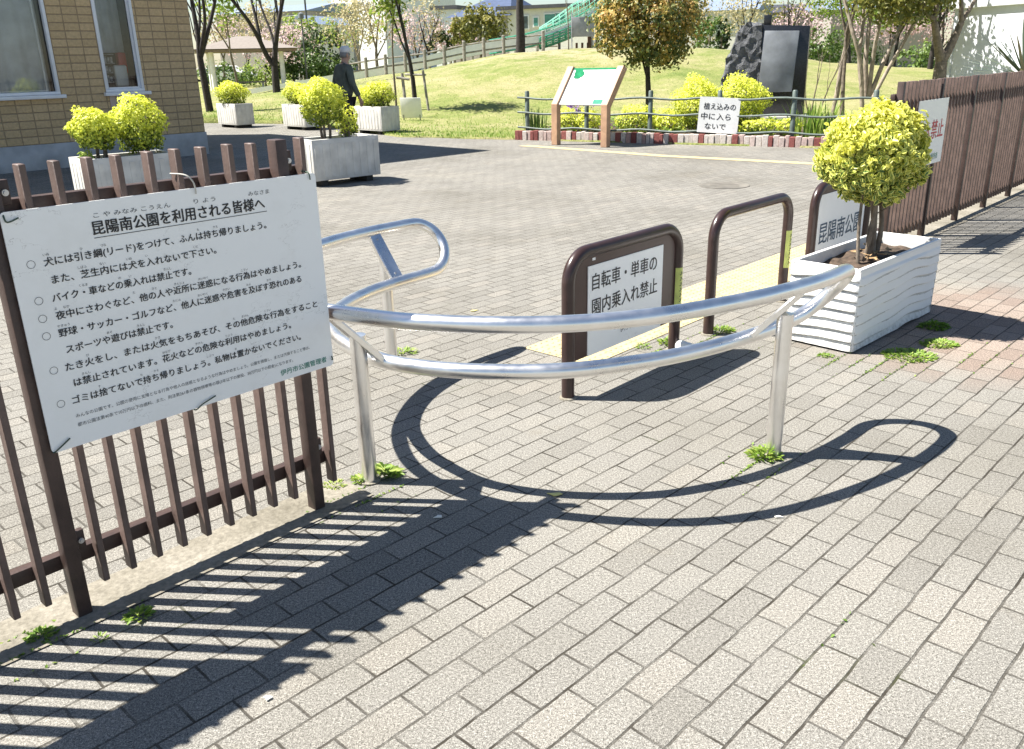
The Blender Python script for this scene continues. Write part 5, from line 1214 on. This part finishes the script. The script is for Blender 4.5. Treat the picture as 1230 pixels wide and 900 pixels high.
# hedges, bushes and trees of the background
def bgbush(label, x, y, Y, rx, rz, m, n=900, lsize=.22, seed=1, bias=0., group=None):
    p = at(x, y, Y); b = np.array([p[0], p[1], max(0, ground_z(p[0], p[1]) if Y < 90 else .25)]); t = thing('background_bush', label, 'bush', b, 0, group)
    P, N, h, ids = clumps((0, 0, max(rz * .6, p[2] - b[2])), (rx, rx * .8, rz), n // 14, 14, rx * .22, .45); tone = RNG.normal(0, .15, n // 14)[ids]
    leaves('foliage', P, N, lsize, .65, .45 + .35 * (h - .5) + tone + RNG.normal(0, .1, len(P)) + bias, m, t)
    MB().tube([(0, 0, -.1), (0, 0, max(.3, p[2] - b[2]))], [.09, .05], 7).build('trunk', BARK, t)
def bgtree(label, x, y, Y, H_, m, n, crown_r, seed, bark=BARK, group='trees along the far side of the park', lsize=.22, cz=None, depth=3, bias=0., cr=.5, sparse=False, r=.11):
    p = at(x, y, Y); b = np.array([p[0], p[1], ground_z(p[0], p[1]) if Y < 90 else .25])
    return tree('park_tree', label, b, H_, r, seed, bark, m, n, lsize, None if sparse else (0, 0, cz or H_ * .72, crown_r, crown_r * .9, H_ * .32), depth=depth, trunk=.36, spread=.45, up=.7, per=14, cr=cr, bias=bias, group=group, shell=.35)
bgbush('dark olive rounded bush at the foot of the lamp posts right of the gazebo', 386, 62, 58, 1.7, 1.5, DARKG, 1300, .25, bias=.25)
bgbush('bright green bush in front of the gabled house', 361, 45, 66, 1.6, 1.6, FRESH, 900, .26)
bgbush('low green hedge in the shade right of the gazebo', 360, 80, 56, 2.0, .8, GREEN, 900, .22)
bgbush('low green hedge behind the walking man', 395, 84, 57, 1.9, .75, GREEN, 900, .22, bias=.1)
bgbush('low green hedge seen through the gazebo', 318, 88, 64, 2.4, .7, FRESH, 900, .22)
bgbush('low green hedge at the left of the gazebo', 268, 92, 62, 2.2, .7, GREEN, 800, .22)
bgbush('olive and gold clipped pine like tree left of the dark trunk', 577, 33, 46, 1.35, 1.05, OLIVE, 1500, .2, bias=.1)
bgbush('golden olive bush at the left of the clipped tree on the ramp', 553, 37, 47, .7, .7, OLIVE, 600, .18, bias=.25)
bgbush('small dark green bush under the hipped roof house', 532, 55, 50, .85, .7, DARKG, 500, .2, bias=.2)
bgbush('pale pink blossoming bush beside the hipped roof house', 545, 48, 52, 1.3, .9, PINK, 700, .2)
bgbush('green bush below the far house right of the copper tree', 853, 42, 50, 1.1, .9, GREEN, 700, .2, bias=.15)
bgbush('dark conifer bush left of the monument', 867, 44, 48, .38, .95, DARKG, 500, .16)
bgbush('green hedge behind the thin shrub beside the monument', 985, 58, 55, 2.2, 1.1, GREEN, 1000, .24, bias=.1)
bgbush('green hedge between the multi stemmed tree and the broad tree', 1113, 72, 52, 1.8, .9, GREEN, 900, .22, bias=.2)
bgbush('green hedge behind the pale upright trunk', 1010, 68, 60, 2.6, 1.0, DARKG, 900, .24, bias=.3)
bgtree('buff spring tree in front of the white flats', 432, 84, 52, 5.0, BUFF, 1300, 1.9, 71, BARKL, lsize=.16)
bgtree('buff and orange spring tree left of the staked tree', 455, 84, 48, 5.2, BUFF, 1000, 1.6, 72, BARK, lsize=.16, bias=-.1)
bgtree('pale yellow budding tree behind the walking man', 415, 86, 56, 4.6, FRESH, 500, 1.6, 73, BARK, lsize=.15, bias=.2)
bgtree('pink cherry tree in blossom right of the gazebo', 352, 90, 62, 4.2, PINK, 1400, 2.3, 74, BARKD, lsize=.18, cz=2.6)
bgtree('pink cherry tree in blossom behind the gazebo roof', 300, 95, 75, 5.2, PINK, 1400, 3.0, 75, BARKD, lsize=.2)
bgtree('buff tree reaching above the gazebo roof', 330, 95, 70, 6.0, BUFF, 1100, 2.3, 76, BARK, lsize=.2)
bgtree('grey budding tree behind the corner of the tiled building', 270, 100, 66, 5.6, BUFF, 900, 2.0, 77, BARK, lsize=.18, bias=-.2)
bgtree('thin budding tree between the staked tree and the hipped roof house', 515, 84, 50, 4.4, BUFF, 500, 1.3, 78, BARKD, lsize=.15)
bgtree('pink blossoming tree behind the staked young tree', 505, 86, 58, 4.0, PINK, 1000, 1.8, 79, BARKD, lsize=.17)
bgtree('orange budding tree between the copper tree and the monument', 893, 62, 46, 4.2, BUFF, 900, 1.5, 81, BARKD, lsize=.14, bias=.1)
bgtree('bare budding tree above the monument', 945, 64, 47, 4.6, OLIVE, 500, 1.8, 82, BARKD, lsize=.14, bias=.3)
bgtree('pink blossoming tree behind the monument', 962, 66, 56, 4.0, PINK, 1200, 1.9, 83, BARKD, lsize=.17)
bgtree('yellow green tree behind the pale upright trunk', 1020, 68, 44, 5.2, FRESH, 3000, 2.4, 84, BARKD, lsize=.16)
bgtree('yellow green tree behind the multi stemmed tree', 1075, 70, 46, 5.2, FRESH, 3400, 2.6, 85, BARKD, lsize=.16, bias=.05)
bgtree('pink blossoming tree behind the broad olive tree', 1065, 72, 60, 4.4, PINK, 1500, 2.6, 86, BARKD, lsize=.18)
bgtree('pink blossoming tree left of the white shed', 1125, 74, 58, 4.4, PINK, 1300, 2.3, 87, BARKD, lsize=.18)
bgtree('olive green tree left of the white shed top', 1118, 76, 36, 5.0, OLIVE, 2600, 1.9, 88, BARKD, lsize=.15, bias=.1)
bgtree('buff tree right of the copper tree', 842, 60, 56, 4.2, BUFF, 800, 1.6, 89, BARK, lsize=.16)

# lamp posts and poles
def pole(label, x, y0, y1, Y, lamp=True, r=.05, name='street_lamp', cat='lamp post'):
    b, tq = at(x, y0, Y), at(x, y1, Y); b[2] = ground_z(b[0], b[1]) if Y < 90 else .2; t = thing(name, label, cat, b); H_ = tq[2] - b[2]
    MB().tube([(0, 0, -.1), (0, 0, H_ * .5), (0, 0, H_)], [r, r * .85, r * .7], 8).build('pole', mat('dark_grey_pole', (.08, .085, .09), .5), t)
    if lamp: MB().lathe([(.08, 0), (.17, .05), (.15, .28), (.03, .36)], 12, (0, 0, H_ - .03)).build('lamp_head', mat('lamp_housing', (.16, .17, .18), .4), t)
pole('dark park lamp post with a small head right of the gazebo', 368, 86, 22, 54)
pole('tall thin utility pole left of the white flats', 374, 84, -30, 70, False, .09, 'utility_pole', 'pole')
pole('tall grey pole rising from the grey panel end of the slide', 716, 60, -20, 44, False, .06, 'utility_pole', 'pole')

# low white car roof line beyond the gazebo
cp = at(275, 86, 70); cp[2] = .15; cr_ = thing('parked_car', 'white car parked far beyond the gazebo', 'car', cp, 0)
q = MB(); q.prism([(-1.9, .25), (1.9, .25), (1.95, .65), (1.75, .85), (.9, .92), (.45, 1.35), (-1.2, 1.38), (-1.75, .95), (-1.95, .8)], -.8, .8, lambda x, y, h: (x, h, y)); q.build('body', WHITEP, cr_, bevel=.06, fixn=True)
q = MB(); q.prism([(.75, .95), (.38, 1.29), (-1.1, 1.31), (-1.55, .97)], -.815, .815, lambda x, y, h: (x, h, y)); q.build('side_glass', GLD, cr_, fixn=True)
for x in (-1.2, 1.2):
    for y in (-.72, .72): MB().tube([(x, y - .1, .3), (x, y + .1, .3)], .30, 16).build('wheel', SKID, cr_)

# ================================================================== SMALL GROUND THINGS
mh = G(870, 223); t = thing('manhole_cover', 'round dark manhole cover set in the plaza paving', 'manhole cover', mh)
MB().lathe([(.30, .001), (.30, .006), (.28, .007), (.27, .0045), (.02, .0045)], 32).build('cover', mat('worn_cast_iron', (.17, .155, .13), .6, var=.2), t)
q = MB()
for k in range(6): q.box((0, -.2 + k * .08, .0052), (.36 - abs(-.2 + k * .08) * .5, .03, .002))
q.build('tread', mat('worn_cast_iron'  , (.17, .155, .13), .6), t)
def weed(label, px, n, rad, h, lsize, m=WEED, hi=True, flat=False, wid=.35, bias=0.):
    c = G(*px); t = thing('weed', label, 'weed', c, 0)
    a = RNG.uniform(0, 6.28, n); r_ = np.sqrt(RNG.uniform(0, 1, n)); x, y = r_ * rad * np.cos(a), r_ * rad * np.sin(a) * (.8)
    z = h * (1 - r_ ** 1.5) * RNG.uniform(.15, 1, n) + .004; P = np.stack([x, y, z], 1)
    ax = np.stack([np.cos(a) * (.3 + r_), np.sin(a) * (.3 + r_), .9 - .7 * r_ if not flat else np.full(n, .15)], 1); N = np.stack([-np.cos(a) * .5, -np.sin(a) * .5, np.full(n, .9)], 1)
    leaves('leaves', P * .82, N, lsize * (.62 if hi else 1), wid * .9, RNG.uniform(.25, 1, n) + bias, m, t, hi=hi, axis=ax, jit=.3)
weed('bright green leafy weed at the foot of the right barrier post', (918, 549), 120, .075, .055, .055, bias=.1)
weed('jagged leafed weed at the foot of the front left barrier post', (463, 572), 60, .065, .06, .07, wid=.5)
weed('small weed tuft left of the front left barrier post', (433, 578), 40, .04, .03, .04, wid=.5, bias=.2)
weed('low grassy weed beside the end of the left fence', (402, 584), 60, .05, .018, .035, wid=.25, bias=.3)
weed('leafy weed in the fence shadow at lower left', (166, 742), 46, .04, .03, .045, wid=.4)
weed('dull weed patch at the lower left picture edge', (50, 765), 70, .05, .016, .03, wid=.5, bias=-.1)
weed('tiny weed on the edge of the fence shadow', (120, 768), 20, .025, .012, .025)
weed('grassy weed at the foot of the plain hoop bollard', (866, 398), 110, .09, .03, .05, wid=.3)
weed('leafy weed round the drink can under the signed bollard', (800, 413), 60, .05, .045, .05, wid=.4)
weed('thin weed sprig on the yellow strip edge', (772, 418), 40, .05, .03, .04, wid=.25)
weed('spreading bright green weed mat on the sunny paving beside the wavy planter', (1092, 428), 420, .17, .012, .030, flat=True, wid=.6)
weed('spreading weed mat crossing into the planter shadow', (1128, 414), 260, .12, .014, .030, flat=True, wid=.6)
weed('dark weed tuft in the shadow of the wavy planter', (1122, 394), 200, .10, .05, .04, wid=.5, bias=-.3)
weed('small moss patch in front of the wavy planter', (992, 428), 70, .05, .008, .022, flat=True, wid=.6)
weed('grassy weed at the foot of the rear barrier post', (484, 424), 80, .09, .03, .05, wid=.25, bias=.1)
MB_l = mat('fallen_pale_petal', (.80, .78, .70), .7, var=.1); MB_y = mat('fallen_yellow_leaf', (.70, .62, .22), .7, var=.1)
for i, (px, m_, s_, lb) in enumerate((((667, 595), MB_y, .022, 'fallen yellow leaf just beyond the tip of the barrier shadow'), ((527, 622), MB_l, .014, 'white petal lying in the notice board shadow'), ((322, 840), MB_l, .012, 'white fleck on the sunny pavers at the lower left'),
        ((935, 622), MB_l, .012, 'white fleck beside the lower curve of the barrier shadow'), ((569, 374), MB_y, .022, 'fallen leaf on the plaza beyond the upper rail'))):
    c = G(*px); P = []
    for k in range(7): a = k / 7 * 6.28; rr_ = s_ * (1 + .5 * math.cos(a) ** 2) * (.8 + .3 * math.sin(3 * a)); P.append((rr_ * math.cos(a + i), rr_ * .6 * math.sin(a + i), .005 + .004 * math.sin(2 * a)))
    q = MB(); q.prism([(p[0], p[1]) for p in P], .003, .006); o = q.build('fallen_leaf', m_, None, fixn=True, smooth=False); o.location = tuple(c); tag(o, lb, 'leaf')
# grass tufts along the lawn edge
n = 17000; x = RNG.uniform(-9, 12, n); yy = np.array([lawn_front(a) for a in x]) + np.abs(RNG.normal(0, 1, n)) ** 1.7 * 3.6 - .02
ok = ~((x > .2) & (yy < np.interp(x, [.2, 9], [20.8, 15.5]))); x, yy = x[ok], yy[ok]
P = np.array([(a, b, ground_z(a, b) + .015) for a, b in zip(x, yy)]); n = len(P)
tag(leaves('lawn_grass_tufts', P, np.stack([RNG.normal(0, 1, n), RNG.normal(-.6, .6, n), np.full(n, .25)], 1), .05, .3, RNG.uniform(.2, 1, n), WEED, None, axis=np.tile([0, 0, 1.0], (n, 1)), jit=.2), kind='stuff')

# moss and seedlings creeping along the paver joints
PP = []
ca, sa = math.cos(R(45.7)), math.sin(R(45.7))
for (px, nn_, sp_) in (((440, 596), 70, .10), ((1005, 432), 50, .09), ((1060, 440), 110, .13), ((1180, 430), 60, .12), ((905, 562), 70, .09), ((40, 778), 70, .10), ((856, 408), 90, .12), ((985, 770), 7, .10), ((930, 395), 80, .16), ((800, 420), 50, .10)):
    c = G(*px); X_, Y_ = c[0] * ca + c[1] * sa, -c[0] * sa + c[1] * ca
    for _ in range(nn_):
        xr, yr = X_ + RNG.normal(0, sp_), Y_ + RNG.normal(0, sp_ * .5)
        yr = round((yr + .023) / .0985) * .0985 - .023 + RNG.normal(0, .0035)
        PP.append((xr * ca - yr * sa, xr * sa + yr * ca, .004))
PP = np.array(PP); n = len(PP)
tag(leaves('joint_moss', PP, np.tile([0, 0, 1.0], (n, 1)), .013, .6, RNG.uniform(0, .9, n), WEED, None, jit=.6), kind='stuff')
